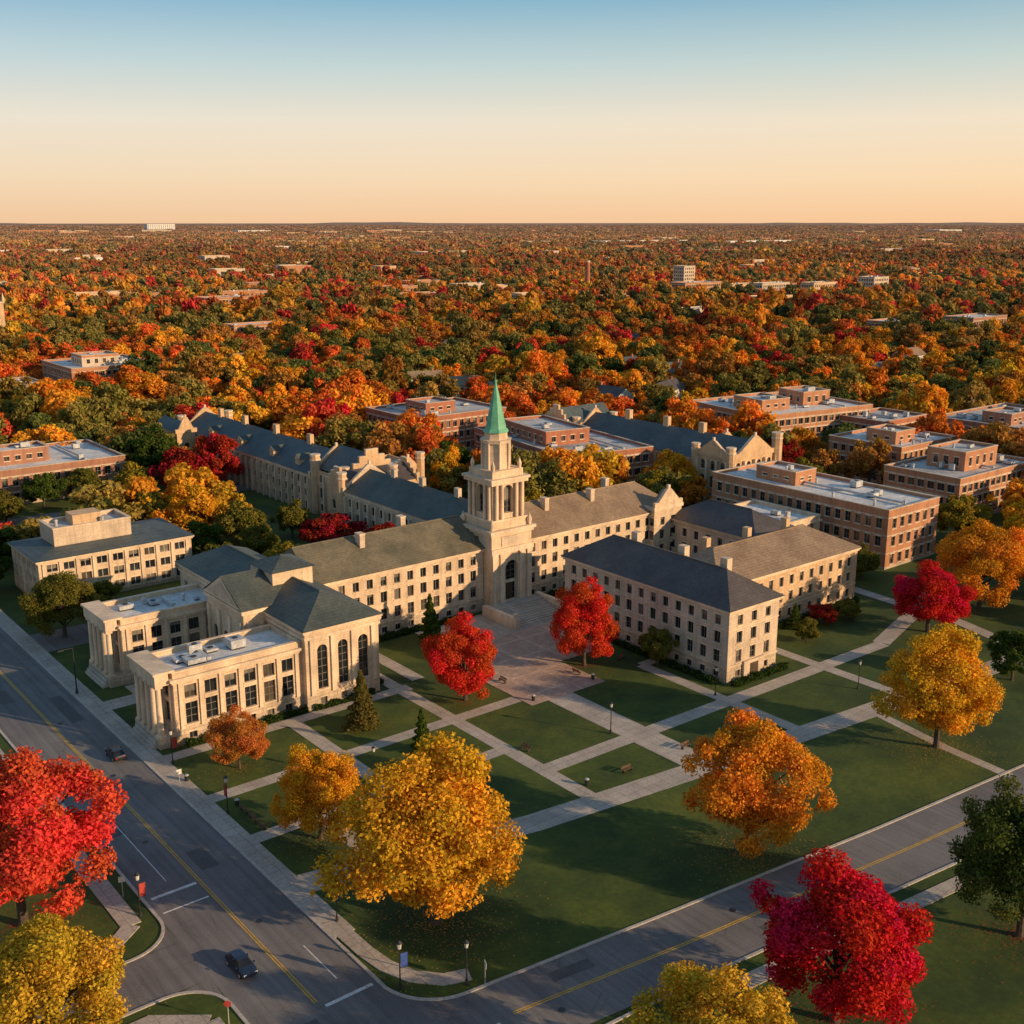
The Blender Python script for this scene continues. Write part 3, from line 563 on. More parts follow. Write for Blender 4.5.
# ------------------------------------------------------------------ trees
def tube(V,F,pts,rad,n=7):
    k0=len(V)
    for i,(p,r) in enumerate(zip(pts,rad)):
        p=Vector(p); d=(Vector(pts[min(i+1,len(pts)-1)])-Vector(pts[max(i-1,0)])).normalized()
        a=d.orthogonal().normalized(); b=d.cross(a)
        for j in range(n):
            t=2*math.pi*j/n; V.append(tuple(p+(a*math.cos(t)+b*math.sin(t))*r))
    for i in range(len(pts)-1):
        for j in range(n):
            q=(j+1)%n; F.append([k0+i*n+j,k0+i*n+q,k0+(i+1)*n+q,k0+(i+1)*n+j])
def tree_mesh(name,R_,H,nl,leaf,seed,lobes=34,lm=None,kind='round',trunk=True,lsz=(.2,.36)):
    rg=np.random.default_rng(seed); V=[];F=[]
    zc=H*.53; hz=H*.46
    if kind=='round':
        d=rg.normal(size=(lobes,3)); d/=np.linalg.norm(d,axis=1)[:,None]; d[:,2]=np.where(d[:,2]<-.85,-d[:,2],d[:,2])
        rr=rg.uniform(.3,.9,lobes)**.7
        lr=R_*rg.uniform(lsz[0],lsz[1],lobes)
        ph=rg.uniform(0,6.28,3); az=np.arctan2(d[:,1],d[:,0]); bulge=1+.11*np.sin(az*2+ph[0])+.08*np.sin(az*3+ph[1]+d[:,2]*2)+.07*np.sin(d[:,2]*5+ph[2])
        C=d*(rr*bulge)[:,None]*np.array([R_*.93,R_*.93,hz*.93])*rg.uniform(.86,1.08,(lobes,1))+np.array([0,0,zc])
        C[:,:2]*=(1-.22*np.clip((C[:,2]-zc)/hz,0,1)**1.5)[:,None]
        w=lr**2; idx=rg.choice(lobes,nl,p=w/w.sum())
        dd=rg.normal(size=(nl,3)); dd/=np.linalg.norm(dd,axis=1)[:,None]
        cd=C[idx]-np.array([0,0,zc]); cd/=np.linalg.norm(cd,axis=1)[:,None]+1e-6
        fl=(dd*cd).sum(1)<-.45; dd[fl]*=-1
        P=C[idx]+dd*lr[idx][:,None]*(rg.uniform(.3,1.25,(nl,1))**.8)*np.array([1,1,.85])
        lv=np.clip(rg.uniform(0,1,lobes)[idx]*.7+rg.uniform(0,.3,nl),0,1)
    else:
        t=rg.uniform(0,1,nl)**.6; ang=rg.uniform(0,6.283,nl); rad=R_*(t*.95+.05)*(0.75+.25*np.sin(t*38+ang*2))*rg.uniform(.7,1.05,nl)
        P=np.stack([rad*np.cos(ang),rad*np.sin(ang),H*(1-t*.93)-.12*rad],1); dd=np.stack([np.cos(ang),np.sin(ang),.4+0*ang],1); lv=rg.uniform(0,1,nl)
    nrm=dd*.7+rg.normal(size=(nl,3))*.6+np.array([0,0,.2]); nrm/=np.linalg.norm(nrm,axis=1)[:,None]
    a=np.cross(nrm,rg.normal(size=(nl,3))); a/=np.linalg.norm(a,axis=1)[:,None]; b_=np.cross(nrm,a)
    s=leaf*rg.uniform(.55,1.25,(nl,1))
    Q=np.stack([P+a*s,P+b_*s*.62,P-a*s*.9,P-b_*s*.7],1).reshape(-1,3)
    if trunk:
        tr=H*.02+.06; top=zc*.95
        tube(V,F,[(0,0,-.1),(0,0,.4),(.1,.05,H*.2),(0,.15,H*.4),(0,0,top)],[tr*1.5,tr*1.1,tr*.9,tr*.7,tr*.3],8)
        if kind=='round':
            for k in range(min(16,lobes)):
                c=C[k]; z0=H*rg.uniform(.14,.4); m_=np.array([c[0]*.45,c[1]*.45,z0+(c[2]-z0)*.6]); tube(V,F,[(0,0.05,z0),tuple(m_),tuple(c)],[tr*.5,tr*.32,tr*.1],5)
    nb=len(F); k=len(V); V=V+Q.tolist(); F=F+(np.arange(nl*4).reshape(-1,4)+k).tolist()
    me=bpy.data.meshes.new(name); me.from_pydata(V,[],F); me.materials.append(BARK); me.materials.append(lm)
    me.polygons.foreach_set('material_index',np.concatenate([np.zeros(nb,int),np.ones(nl,int)]).astype(np.int32))
    A=me.attributes.new('lv','FLOAT','FACE'); A.data.foreach_set('value',np.concatenate([np.zeros(nb),lv]).astype(np.float32))
    A=me.attributes.new('bv','FLOAT','FACE'); A.data.foreach_set('value',np.concatenate([np.zeros(nb),rg.uniform(0,1,nl)]).astype(np.float32))
    me.update(); return me
HERO=[tree_mesh('hero_crown_%d'%k,9,18,46000,.22,100+k,lobes=95+9*k,lm=LEAF,lsz=(.11,.24)) for k in range(5)]
MEDT=[tree_mesh('campus_crown_%d'%k,7,14,12000,.36,200+k,lobes=60,lm=LEAF,lsz=(.14,.27)) for k in range(4)]
CONI=tree_mesh('conifer_crown',2.4,9,6000,.22,300,lm=LEAF,kind='cone')
RED=(.66,.06,.03); CRIM=(.60,.024,.045); PINK=(.74,.08,.055); GOLD=(.72,.35,.03); ORNG=(.74,.29,.035); YEL_=(.74,.39,.035); OLIV=(.18,.16,.03); DGRN=(.08,.115,.022); DKRED=(.34,.025,.022); OGRN=(.33,.235,.03); YGR=(.60,.38,.04)
tcol=[]
def tree(x,y,r,H,col,mesh=None,name='maple_tree'):
    if mesh is None: mesh=HERO[(len(tcol))%5] if r>=4 and math.hypot(x,y)<240 and r*1000/math.hypot(x,y)>26 else MEDT[len(tcol)%4]
    o=bpy.data.objects.new(name,mesh); link(o); base=(9,18) if mesh in HERO else (7,14) if mesh in MEDT else (2.4,9)
    o.location=(x,y,0); o.scale=(r/base[0]*random.uniform(.97,1.03),r/base[0],H/base[1]); o.rotation_euler=(0,0,random.uniform(0,6.28)); o.color=(*col,1); tcol.append((x,y,r,H,col)); return o
T=[(27,119.5,11.2,21,PINK,'maple_tree'),(23,96,8.4,14.3,YGR,'elm_tree'),(62,139,4.2,9,(.57,.21,.05),'maple_tree'),(61.5,115,5.6,12.4,GOLD,'elm_tree'),(62.6,91.7,11,20.8,(.72,.38,.035),'oak_tree'),
(100.4,79.2,8.8,18.5,ORNG,'maple_tree'),(83.6,54.3,9.2,16.3,CRIM,'maple_tree'),(66,53,8.0,13.4,YGR,'elm_tree'),(110.6,50,8,17.5,(.11,.13,.028),'oak_tree'),(145,81,8.9,18.3,YEL_,'elm_tree'),(208,110,9.8,19,ORNG,'maple_tree'),(188,109,8.6,13,CRIM,'maple_tree'),
(101,138,6.9,14,RED,'maple_tree'),(126,137,6.6,15.5,RED,'maple_tree'),(136,129,3.4,7.5,OLIV,'shrub'),(178,87,4.5,9,DGRN,'oak_tree'),(60,208,8,13,OLIV,'oak_tree'),
(125,327,9,17,DGRN,'oak_tree'),(122,300,8,15,DKRED,'maple_tree'),(133,300,8,17,(.48,.03,.03),'maple_tree'),(105,254,8.5,14,GOLD,'elm_tree'),(114,245,7,11,OLIV,'oak_tree'),(127,227,7.5,9.5,DKRED,'maple_tree'),(178,250,6,15,GOLD,'elm_tree'),(187,262,6,14,DGRN,'oak_tree'),(126,243,5,10,OLIV,'oak_tree'),
(226,212,7,15,GOLD,'elm_tree'),(275,212,6,12,DKRED,'maple_tree'),(176,124,3,4,DKRED,'shrub'),(182,123,3,4,OLIV,'shrub'),(221,106,9,16,ORNG,'maple_tree'),(127,421,14,20,ORNG,'maple_tree'),(160,424,13,19,ORNG,'maple_tree'),(232,409,11,18,RED,'maple_tree'),(215,240,5,12,DGRN,'oak_tree'),(196,215,5,9,OLIV,'oak_tree'),(214,205,6,11,OGRN,'oak_tree'),
(258,190,7,12,OLIV,'oak_tree'),(250,140,7,12,OGRN,'oak_tree'),(244,120,7,15,GOLD,'elm_tree'),(262,122,8,15,CRIM,'maple_tree'),(232,98,8,15,OLIV,'oak_tree'),(256,98,8,17,ORNG,'maple_tree'),(280,120,8,14,OLIV,'oak_tree'),(98,262,6,12,OLIV,'oak_tree'),(178,215,5,10,OGRN,'oak_tree'),(165,205,5,9,DGRN,'oak_tree'),(120,200,6,9,OLIV,'oak_tree'),(130,208,6,10,DKRED,'maple_tree'),(108,212,6,10,OGRN,'oak_tree'),(56,246,5,9,DGRN,'oak_tree'),(100,236,6,10,DGRN,'oak_tree'),(110,228,5,9,OLIV,'oak_tree'),
(75,300,6,9,OLIV,'oak_tree'),(88,312,6,10,DGRN,'oak_tree'),(64,310,6,10,OGRN,'oak_tree'),(100,314,6,9,OLIV,'oak_tree'),(112,306,7,11,OGRN,'oak_tree'),(64,262,6,10,DGRN,'oak_tree'),(82,260,6,10,DKRED,'maple_tree'),(70,215,4,7,OLIV,'oak_tree'),(270,100,8,14,OLIV,'oak_tree'),(98,222,5,9,OLIV,'oak_tree'),(205,196,5,10,DGRN,'oak_tree'),(166,120,2.6,4.5,OLIV,'shrub'),(206,136,4.5,8,OLIV,'oak_tree')]
for x,y,r,H,c,nm in T: tree(x,y,r,H,c,None,nm)
for x,y,r,H,c in ((111.5,163,2.6,9.5,DGRN),(85,127,1.9,7,DGRN),(82.5,139.5,3,9.5,(.15,.12,.03)),(170,126,2,5,DGRN)): tree(x,y,r,H,c,CONI,'pine_tree')
V=[];F=[];MI=[]
lmats=[flatmat('fallen_leaf_a',(.3,.03,.02),(.42,.06,.02),3),flatmat('fallen_leaf_b',(.42,.2,.03),(.5,.28,.04),3)]
for (x,y,r,H,c) in tcol:
    if math.hypot(x,y)>215 or c in (DGRN,OLIV): continue
    for k in range(int(r*r*10)):
        a=random.uniform(0,6.283); q=abs(random.gauss(0,.62))*r; px,py=x+q*math.cos(a),y+q*math.sin(a)
        z=.155 if 51<px<55 else .09+random.random()*.02; s=random.uniform(.05,.11); t=random.uniform(0,6.28); k0=len(V)
        for j in range(4): V.append((px+s*math.cos(t+j*1.57),py+s*.8*math.sin(t+j*1.57),z))
        F.append([k0,k0+1,k0+2,k0+3]); MI.append(1 if c[1]>.15 else 0)
me=bpy.data.meshes.new('fallen_leaves'); me.from_pydata(V,[],F); [me.materials.append(q) for q in lmats]; me.polygons.foreach_set('material_index',MI); link(bpy.data.objects.new('fallen_leaves',me))
# ------------------------------------------------------------------ forest (instanced)
def coll(name,meshes):
    c=bpy.data.collections.new(name)
    for k,me in enumerate(meshes): c.objects.link(bpy.data.objects.new('%s_%02d'%(name,k),me))
    return c
near=coll('forest_tree_near',[tree_mesh('fn%d'%k,7,14,3600,.56,400+k,lobes=34,lm=LEAFI,lsz=(.16,.3)) for k in range(6)])
mid=coll('forest_tree_mid',[tree_mesh('fm%d'%k,7,13,620,1.3,500+k,lobes=18,lm=LEAFI,trunk=False) for k in range(6)])
far=coll('forest_clump_far',[tree_mesh('fc%d'%k,20,13,900,3.2,600+k,lobes=40,lm=LEAFI,trunk=False) for k in range(4)])
EXC=[(-60,-60,214,216),(52,216,140,256),(214,88,264,192),(135,182,172,352),(228,192,256,276),(39,216,55,700),(70,270,126,290),(70,296,115,354),(240,150,262,170)]+FP+HO
def inexc(x,y):
    m=np.zeros(len(x),bool)
    for a,b1,c2,d2 in EXC: m|=(x>a-3)&(x<c2+3)&(y>b1-3)&(y<d2+3)
    m|=(x>50)&(x<700)&(abs(y-(301+np.clip((x-330)/370,0,1)*29))<6)
    return m
PAL=np.array([(.60,.21,.03),(.66,.31,.035),(.42,.19,.045),(.56,.06,.04),(.66,.38,.045),(.23,.19,.045),(.11,.13,.035),(.34,.21,.05),(.58,.15,.032),(.30,.22,.05)])
PW=np.array([.17,.12,.13,.08,.07,.13,.12,.10,.05,.08])
HAZE_TINT=np.array([.50,.33,.24])
def forest(name,d0,d1,sp,col,zs,rs,wide=.56):
    ds=np.arange(d0,d1,sp); X=[];Y=[];
    for d in ds:
        s=np.arange(-wide*d-30,wide*d+30,sp); s=s+rng.uniform(-.45,.45,len(s))*sp; dd=d+rng.uniform(-.45,.45,len(s))*sp
        X.append(FW[0]*dd+RT[0]*s); Y.append(FW[1]*dd+RT[1]*s)
    x=np.concatenate(X); y=np.concatenate(Y); k=~inexc(x,y); x=x[k];y=y[k]
    nz=np.sin(x*.013+1)*np.sin(y*.011+2)+.5*np.sin(x*.041+y*.02)+.5*np.sin(x*.0021-y*.0013)+rng.uniform(-.5,.5,len(x)); k=nz<1.3; x=x[k];y=y[k]; n=len(x)
    me=bpy.data.meshes.new(name); me.from_pydata(np.stack([x,y,0*x],1).tolist(),[],[])
    ci=rng.choice(len(PAL),n,p=PW/PW.sum())
    gz=np.sin(x*.021+y*.008)+np.sin(y*.027-x*.013+2); gsel=rng.uniform(0,1,n)<.35
    ci=np.where(gsel&(gz>.6),8,ci); ci=np.where(gsel&(gz<-.7),5,ci); ci=np.where(gsel&(abs(gz)<.2),1,ci)
    lf=1+.22*np.sin(x*.0041+y*.0023+.7)*np.sin(y*.0037-x*.0012)+.12*np.sin(x*.0009+y*.0017)
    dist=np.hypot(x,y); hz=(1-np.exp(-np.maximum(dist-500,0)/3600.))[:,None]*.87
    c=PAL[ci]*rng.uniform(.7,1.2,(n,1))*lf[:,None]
    c=c*(1-hz)+HAZE_TINT*(.5+.5*lf[:,None])*hz  # distance haze painted into the tree colour, paler and warmer further out
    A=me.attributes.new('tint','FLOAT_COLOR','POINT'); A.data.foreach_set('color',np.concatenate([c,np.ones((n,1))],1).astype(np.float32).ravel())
    s=rng.uniform(rs[0],rs[1],(n,1)); sv=np.concatenate([s*rng.uniform(.9,1.1,(n,1)),s*rng.uniform(.9,1.1,(n,1)),s*rng.uniform(zs[0],zs[1],(n,1))],1)
    A=me.attributes.new('scl','FLOAT_VECTOR','POINT'); A.data.foreach_set('vector',sv.astype(np.float32).ravel())
    r=np.zeros((n,3)); r[:,2]=rng.uniform(0,6.28,n)
    A=me.attributes.new('rot','FLOAT_VECTOR','POINT'); A.data.foreach_set('vector',r.astype(np.float32).ravel())
    A=me.attributes.new('vi','INT','POINT'); A.data.foreach_set('value',rng.integers(0,len(col.objects),n).astype(np.int32))
    o=link(bpy.data.objects.new(name,me))
    ng=bpy.data.node_groups.new(name,'GeometryNodeTree'); ng.interface.new_socket('Geometry',in_out='INPUT',socket_type='NodeSocketGeometry'); ng.interface.new_socket('Geometry',in_out='OUTPUT',socket_type='NodeSocketGeometry')
    gi=ng.nodes.new('NodeGroupInput'); go=ng.nodes.new('NodeGroupOutput'); ip=ng.nodes.new('GeometryNodeInstanceOnPoints'); cn=ng.nodes.new('GeometryNodeCollectionInfo')
    cn.inputs[0].default_value=col; cn.inputs['Separate Children'].default_value=True; cn.inputs['Reset Children'].default_value=True
    L=ng.links.new; L(gi.outputs[0],ip.inputs['Points']); L(cn.outputs[0],ip.inputs['Instance']); ip.inputs['Pick Instance'].default_value=True
    for nm,ty,sock in(('scl','FLOAT_VECTOR','Scale'),('rot','FLOAT_VECTOR','Rotation'),('vi','INT','Instance Index')):
        a=ng.nodes.new('GeometryNodeInputNamedAttribute'); a.data_type=ty; a.inputs[0].default_value=nm; L(a.outputs[0],ip.inputs[sock])
    L(ip.outputs[0],go.inputs[0]); md=o.modifiers.new('forest','NODES'); md.node_group=ng
    return n
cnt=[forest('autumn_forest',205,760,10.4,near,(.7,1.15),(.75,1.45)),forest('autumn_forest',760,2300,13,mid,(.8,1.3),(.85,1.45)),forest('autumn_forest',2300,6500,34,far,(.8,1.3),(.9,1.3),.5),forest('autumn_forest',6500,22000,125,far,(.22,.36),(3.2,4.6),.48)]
V=[];F=[];K=90
for row,(d,hh) in enumerate(((19000,0),(24000,1),(30000,0))):
    for k in range(K):
        s=(-.65+1.3*k/(K-1))*d; q=FW*d+RT*s; z=hh*(48+14*math.sin(k*.21)+10*math.sin(k*.53+1)+5*math.sin(k*1.7)); V.append((q[0],q[1],z))
for r_ in range(2):
    for k in range(K-1): F.append([r_*K+k,r_*K+k+1,(r_+1)*K+k+1,(r_+1)*K+k])
me=bpy.data.meshes.new('hills'); me.from_pydata(V,[],F); me.materials.append(GROUND); link(bpy.data.objects.new('hills',me))
# ------------------------------------------------------------------ cars, lamps, furniture
def paint(name,c):
    m,nt,b=newmat(name); nt.links.new(ramp(nt,noise(nt,pos(nt),1.5,2),[(.3,[x*.85 for x in c]),(.7,c)]),b.inputs['Base Color']); b.inputs['Roughness'].default_value=.25; b.inputs['Metallic'].default_value=.3; b.inputs['Coat Weight'].default_value=.6; return m
PN=[paint('car_paint_navy',(.02,.03,.06)),paint('car_paint_charcoal',(.03,.03,.035)),paint('car_paint_silver',(.4,.4,.42)),paint('car_paint_white',(.7,.7,.7)),paint('car_paint_red',(.35,.03,.02))]
RUB=flatmat('rubber',(.015,.015,.015),(.025,.025,.025),2); LAMPR=flatmat('tail_light',(.4,.01,.01),(.5,.02,.02),2,.3); LAMPW=flatmat('head_light',(.7,.7,.68),(.8,.8,.78),2,.2)
def carmesh(p):
    b=Bld('car')
    S=[(-2.25,.70,.42,.72),(-2.15,.84,.30,.92),(-1.4,.90,.24,.98),(0,.91,.22,.96),(1.2,.90,.24,.93),(1.9,.86,.28,.82),(2.22,.72,.36,.66)]
    def sec(s): x,w,a,c=s; return [(x,-w,a+.08),(x,-w*1.0,(a+c)/2),(x,-w*.93,c),(x,-w*.5,c+.04),(x,w*.5,c+.04),(x,w*.93,c),(x,w,(a+c)/2),(x,w,a+.08),(x,w*.8,a),(x,-w*.8,a)]
    for s0,s1 in zip(S[:-1],S[1:]):
        A,B=sec(s0),sec(s1); n=len(A)
        for i in range(n): j=(i+1)%n; b.f('body',p,[A[i],B[i],B[j],A[j]])
    b.f('body',p,sec(S[0])); b.f('body',p,sec(S[-1])[::-1])
    lo=[(-1.85,.80,.99),(-.1,.84,.97),(1.15,.78,.95)]; hi=[(-1.25,.60,1.42),(-.2,.62,1.47),(.45,.58,1.43)]
    Lf=[(x,-w,z) for x,w,z in lo]; Rf=[(x,w,z) for x,w,z in lo]; Lh=[(x,-w,z) for x,w,z in hi]; Rh=[(x,w,z) for x,w,z in hi]; G=GL[0]
    for k in range(2): b.f('glass',G,[Lf[k],Lf[k+1],Lh[k+1],Lh[k]]); b.f('glass',G,[Rf[k+1],Rf[k],Rh[k],Rh[k+1]]); b.f('roof',p,[Lh[k],Lh[k+1],Rh[k+1],Rh[k]])
    b.f('glass',G,[Lf[2],Rf[2],Rh[2],Lh[2]]); b.f('glass',G,[Rf[0],Lf[0],Lh[0],Rh[0]])
    for sy in(-1,1):
        b.box('pillars',p,-.14,sy*.73-.1,.95,-.04,sy*.73+.1,1.44); b.box('mirrors',p,.85,sy*.98-.1,.95,1.0,sy*.98+.1,1.08,True)
        b.box('lights',LAMPW,2.08,sy*.6-.15,.58,2.2,sy*.6+.15,.72,True); b.box('lights',LAMPR,-2.27,sy*.6-.15,.66,-2.15,sy*.6+.15,.8,True)
        for x in(-1.38,1.38):
            for k in range(14):
                a0,a1=2*math.pi*k/14,2*math.pi*(k+1)/14; r=.33; y0,y1=sy*.93,sy*.70
                b.f('wheels',RUB,[(x+r*math.cos(a0),y0,.33+r*math.sin(a0)),(x+r*math.cos(a1),y0,.33+r*math.sin(a1)),(x+r*math.cos(a1),y1,.33+r*math.sin(a1)),(x+r*math.cos(a0),y1,.33+r*math.sin(a0))])
                b.f('wheels',RUB,[(x,y0,.33),(x+r*math.cos(a0),y0,.33+r*math.sin(a0)),(x+r*math.cos(a1),y0,.33+r*math.sin(a1))]); r=.2
                b.f('hubs',METAL,[(x,y0+sy*.01,.33),(x+r*math.cos(a0),y0+sy*.01,.33+r*math.sin(a0)),(x+r*math.cos(a1),y0+sy*.01,.33+r*math.sin(a1))])
    o=single('tmp',b); me=o.data; bpy.data.objects.remove(o); return me
CM=[carmesh(p) for p in PN]
def car(x,y,rot,k,name='car',z=.03): o=link(bpy.data.objects.new(name,CM[k])); o.location=(x,y,z); o.rotation_euler=(0,0,rot)
car(49.6,153.5,math.pi/2,1); car(42.3,97.5,-math.pi/2,0); 
for k in range(9):
    if random.random()<.7: car(60+k*3.4,207.5,math.pi/2,random.randrange(5),'parked_car',.07)
for k in range(14):
    if random.random()<.7: car(74+k*3.6,276,math.pi/2,random.randrange(5),'parked_car',.07)
for k in range(7): car(304+k*7,128,math.pi/2,random.randrange(5),'parked_car',.07); car(241+k*2.8,95,math.pi/2,random.randrange(5),'parked_car',.07)
for y,k,x in((262,3,49),(330,4,43)): car(x,y,math.pi/2,k,'car')
GLOBE=flatmat('lamp_globe',(.6,.58,.5),(.7,.68,.6),1,.3)
b=Bld('l'); b.cyl('a',DARKM,0,0,.22,.14,0,.6,8); b.cyl('a',DARKM,0,0,.08,.06,.6,4.2,8); b.cyl('a',DARKM,0,0,.2,.2,4.2,4.3,8); b.cyl('b',GLOBE,0,0,.17,.26,4.3,4.85,8); b.cyl('a',DARKM,0,0,.33,.04,4.85,5.15,8)
o=single('tmp',b); PED=o.data; bpy.data.objects.remove(o)
b=Bld('l'); b.cyl('a',DARKM,0,0,.24,.2,0,.8,8); b.cyl('a',DARKM,0,0,.12,.08,.8,8,8); b.box('a',DARKM,-.05,-.05,7.9,2.2,.05,8.0,True); b.box('a',DARKM,1.5,-.16,7.78,2.4,.16,7.9,True)
o=single('tmp',b); POLE=o.data; bpy.data.objects.remove(o)
BLUE=flatmat('banner_blue',(.03,.08,.3),(.05,.1,.36),1,.7); REDB=flatmat('banner_red',(.4,.04,.03),(.5,.06,.04),1,.7)
def banner(mat):
    b=Bld('l'); b.cyl('a',DARKM,0,0,.2,.14,0,.6,8); b.cyl('a',DARKM,0,0,.08,.06,.6,4.6,8); b.cyl('b',GLOBE,0,0,.2,.28,4.6,5.2,8); b.cyl('a',DARKM,0,0,.35,.04,5.2,5.5,8)
    b.box('c',mat,.12,-.02,2.4,.82,.02,4.0,True); b.box('a',DARKM,0,-.025,4.0,.85,.025,4.06,True); b.box('a',DARKM,0,-.025,2.34,.85,.025,2.4,True); o=single('tmp',b); m_=o.data; bpy.data.objects.remove(o); return m_
BB,BR=banner(BLUE),banner(REDB)
def put(name,me,x,y,rot=0,z=.05): o=link(bpy.data.objects.new(name,me)); o.location=(x,y,z); o.rotation_euler=(0,0,rot)
for x,y in ((110.8,114.3),(154.5,101),(59,80.9),(134,114),(75,124),(176,97),(210,95),(118,160)): put('street_lamp',PED,x,y)
for x,y,m_,r in ((37.6,113,BR,0),(54.2,98.5,BB,.6),(53.4,84.6,BB,-.3),(55.1,146,BR,0),(55.1,128,BR,1.57)): put('banner_lamp_post',m_,x,y,r)
for x,y,r in ((38.4,125,0),(52.9,180,math.pi),(52.9,250,math.pi)): put('street_light',POLE,x,y,r)
def sign(x,y,col,shape,rot):
    b=Bld('traffic_sign'); b.cyl('post',METAL,0,0,.04,.04,0,2.6,6)
    if shape=='box': b.box('plate',col,-.35,-.06,1.9,.35,-.03,2.6,True)
    else:
        P=[(.38*math.cos(math.pi/8+math.pi/4*k),-.05,2.3+.38*math.sin(math.pi/8+math.pi/4*k)) for k in range(8)]; b.f('plate',col,P); b.f('plate',METAL,[(p_[0],-.03,p_[2]) for p_ in P[::-1]])
    o=single('traffic_sign',b,(x,y,.05)); o.rotation_euler=(0,0,rot)
sign(37.6,90.5,REDB,'oct',-.6); sign(37.5,118,WHT,'box',-.3); sign(53.2,102,YEL,'box',.2); sign(60.5,79.8,WHT,'box',1.2); sign(53.2,139,WHT,'box',0)
b=Bld('campus_sign'); b.box('base',RUST,-1.1,-.25,0,1.1,.25,.35); b.box('panel',BRICK,-1,-.15,.35,1,.15,1.3); b.box('face',WHT,-.8,-.17,.55,.8,-.152,1.15,True); o=single('campus_sign',b,(32.5,90.5,.02)); o.rotation_euler=(0,0,-.6)
def bench(x,y,rot):
    b=Bld('park_bench')
    for k in range(4): b.box('seat',WOOD,-.9,-.22+k*.12,.43,.9,-.13+k*.12,.47,True)
    for k in range(3): b.box('back',WOOD,-.9,.26,.55+k*.13,.9,.3,.64+k*.13,True)
    for s in(-.75,.7): b.box('leg',DARKM,s,-.2,0,s+.05,.24,.43); b.box('arm',DARKM,s,.242,.4,s+.05,.26,.95)
    o=single('park_bench',b,(x,y,.06)); o.rotation_euler=(0,0,rot)
WOOD=flatmat('bench_wood',(.12,.06,.03),(.18,.10,.05),2,.7)
for x,y,r in ((57,127,1.57),(57,124.4,1.57),(57,121.9,1.57),(110.2,140,-1.57),(110.2,148,-1.57),(122.5,135,1.57),(97.2,118,-1.57),(133,135,0),(116,103.8,0),(104,103.8,0),(57.5,150.2,0)): bench(x,y,r)
def bin_(x,y):
    b=Bld('litter_bin'); b.cyl('a',DARKM,0,0,.28,.32,0,.85,10); b.cyl('a',METAL,0,0,.34,.2,.85,1.0,10); single('litter_bin',b,(x,y,.06))
for q in ((57,129.3),(109.5,131),(123,131.5),(54.6,140),(97,104.5)): bin_(*q)
def hedge(x0,y0,x1,y1,h=1.0):
    n=int(((x1-x0)+(y1-y0))*170); rg=np.random.default_rng(int(x0*7+y0)); 
    P=np.stack([rg.uniform(x0,x1,n),rg.uniform(y0,y1,n),rg.uniform(.05,h,n)],1); P[:,2]*=(.85+.3*np.sin(P[:,0]*1.9+P[:,1]*2.1))
    d=rg.normal(size=(n,3)); d[:,2]+=.4; d/=np.linalg.norm(d,axis=1)[:,None]; a=np.cross(d,rg.normal(size=(n,3))); a/=np.linalg.norm(a,axis=1)[:,None]; q=np.cross(d,a); s=.16
    Q=np.stack([P+a*s,P+q*s,P-a*s,P-q*s],1).reshape(-1,3); me=bpy.data.meshes.new('hedge'); me.from_pydata(Q.tolist(),[],np.arange(n*4).reshape(-1,4).tolist()); me.materials.append(LEAF)
    A=me.attributes.new('lv','FLOAT','FACE'); A.data.foreach_set('value',rg.uniform(0,1,n).astype(np.float32)); A=me.attributes.new('bv','FLOAT','FACE'); A.data.foreach_set('value',rg.uniform(0,1,n).astype(np.float32))
    o=link(bpy.data.objects.new('hedge',me)); o.color=(.05,.08,.02,1)
for q in ((59,149.7,79,150.8),(93.5,169,126,170.4),(143.5,169,175,170.3),(137,117,138.4,156),(139,113.8,153,115.1),(156,127.2,193,128.6),(80,149.2,91,149.7),(93.4,152,94.4,168)): hedge(*q)
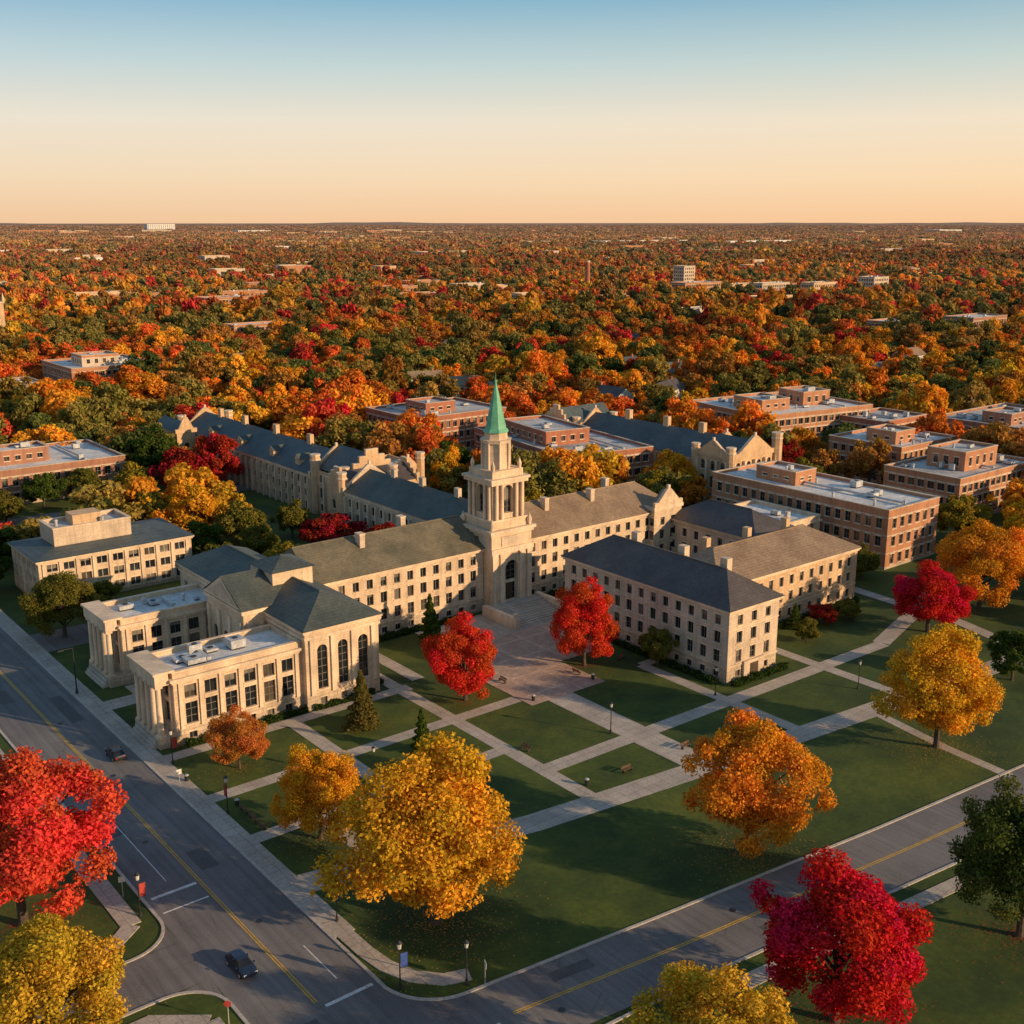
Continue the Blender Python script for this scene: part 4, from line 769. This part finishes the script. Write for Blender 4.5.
# ------------------------------------------------------------------ light, sky, camera
EL=math.radians(16); sd=RT*1.0-FW*.40; sd/=np.linalg.norm(sd)
S3=Vector((sd[0]*math.cos(EL),sd[1]*math.cos(EL),math.sin(EL)))
su=bpy.data.lights.new('sun','SUN'); su.energy=5.0; su.angle=math.radians(.6); su.color=(1,.69,.39); so=link(bpy.data.objects.new('sun',su)); so.rotation_euler=S3.to_track_quat('Z','Y').to_euler()
w=bpy.data.worlds.new('World'); sc.world=w; w.use_nodes=True; nt=w.node_tree; nt.nodes.clear()
sk=nt.nodes.new('ShaderNodeTexSky'); sk.sky_type='NISHITA'; sk.sun_disc=False; sk.sun_elevation=EL; sk.sun_rotation=math.atan2(sd[0],sd[1]); sk.altitude=200; sk.dust_density=2.5; sk.air_density=1; sk.ozone_density=1.5
tc=nt.nodes.new('ShaderNodeTexCoord'); sp=ND(nt,'ShaderNodeSeparateXYZ',{0:tc.outputs['Generated']})
col=ramp(nt,sp.outputs[2],[(0,(1.0,.63,.36)),(.035,(1.0,.76,.50)),(.08,(.92,.82,.66)),(.125,(.58,.71,.71)),(.175,(.25,.49,.65)),(.4,(.17,.31,.48)),(1,(.11,.2,.36))])
dt=ND(nt,'ShaderNodeVectorMath',{0:tc.outputs['Generated'],1:(float(sd[0]),float(sd[1]),0)},operation='DOT_PRODUCT')
mr=ND(nt,'ShaderNodeMapRange',{0:dt.outputs['Value'],1:-.9,2:.3})
warm=mul(nt,(.94,.97,1.02,1),(1.06,.99,.9,1),mr.outputs[0],'MIX')
col=mul(nt,col,warm)
sc10=ND(nt,'ShaderNodeVectorMath',{0:col,'Scale':10.0},operation='SCALE')
fin=mul(nt,sk.outputs[0],sc10.outputs[0],.92,'MIX')
bg=nt.nodes.new('ShaderNodeBackground'); bg.inputs[1].default_value=.10; wo=nt.nodes.new('ShaderNodeOutputWorld')
nt.links.new(fin,bg.inputs[0]); nt.links.new(bg.outputs[0],wo.inputs[0])
cd=bpy.data.cameras.new('camera'); cd.lens=40; cd.sensor_width=36; cd.clip_end=200000; cd.clip_start=1; co=link(bpy.data.objects.new('camera',cd)); co.location=(0,0,75); co.rotation_euler=(math.radians(90-14.3),0,math.radians(-38.73)); sc.camera=co
sc.view_settings.view_transform='Standard'; sc.view_settings.look='None'; sc.view_settings.exposure=0
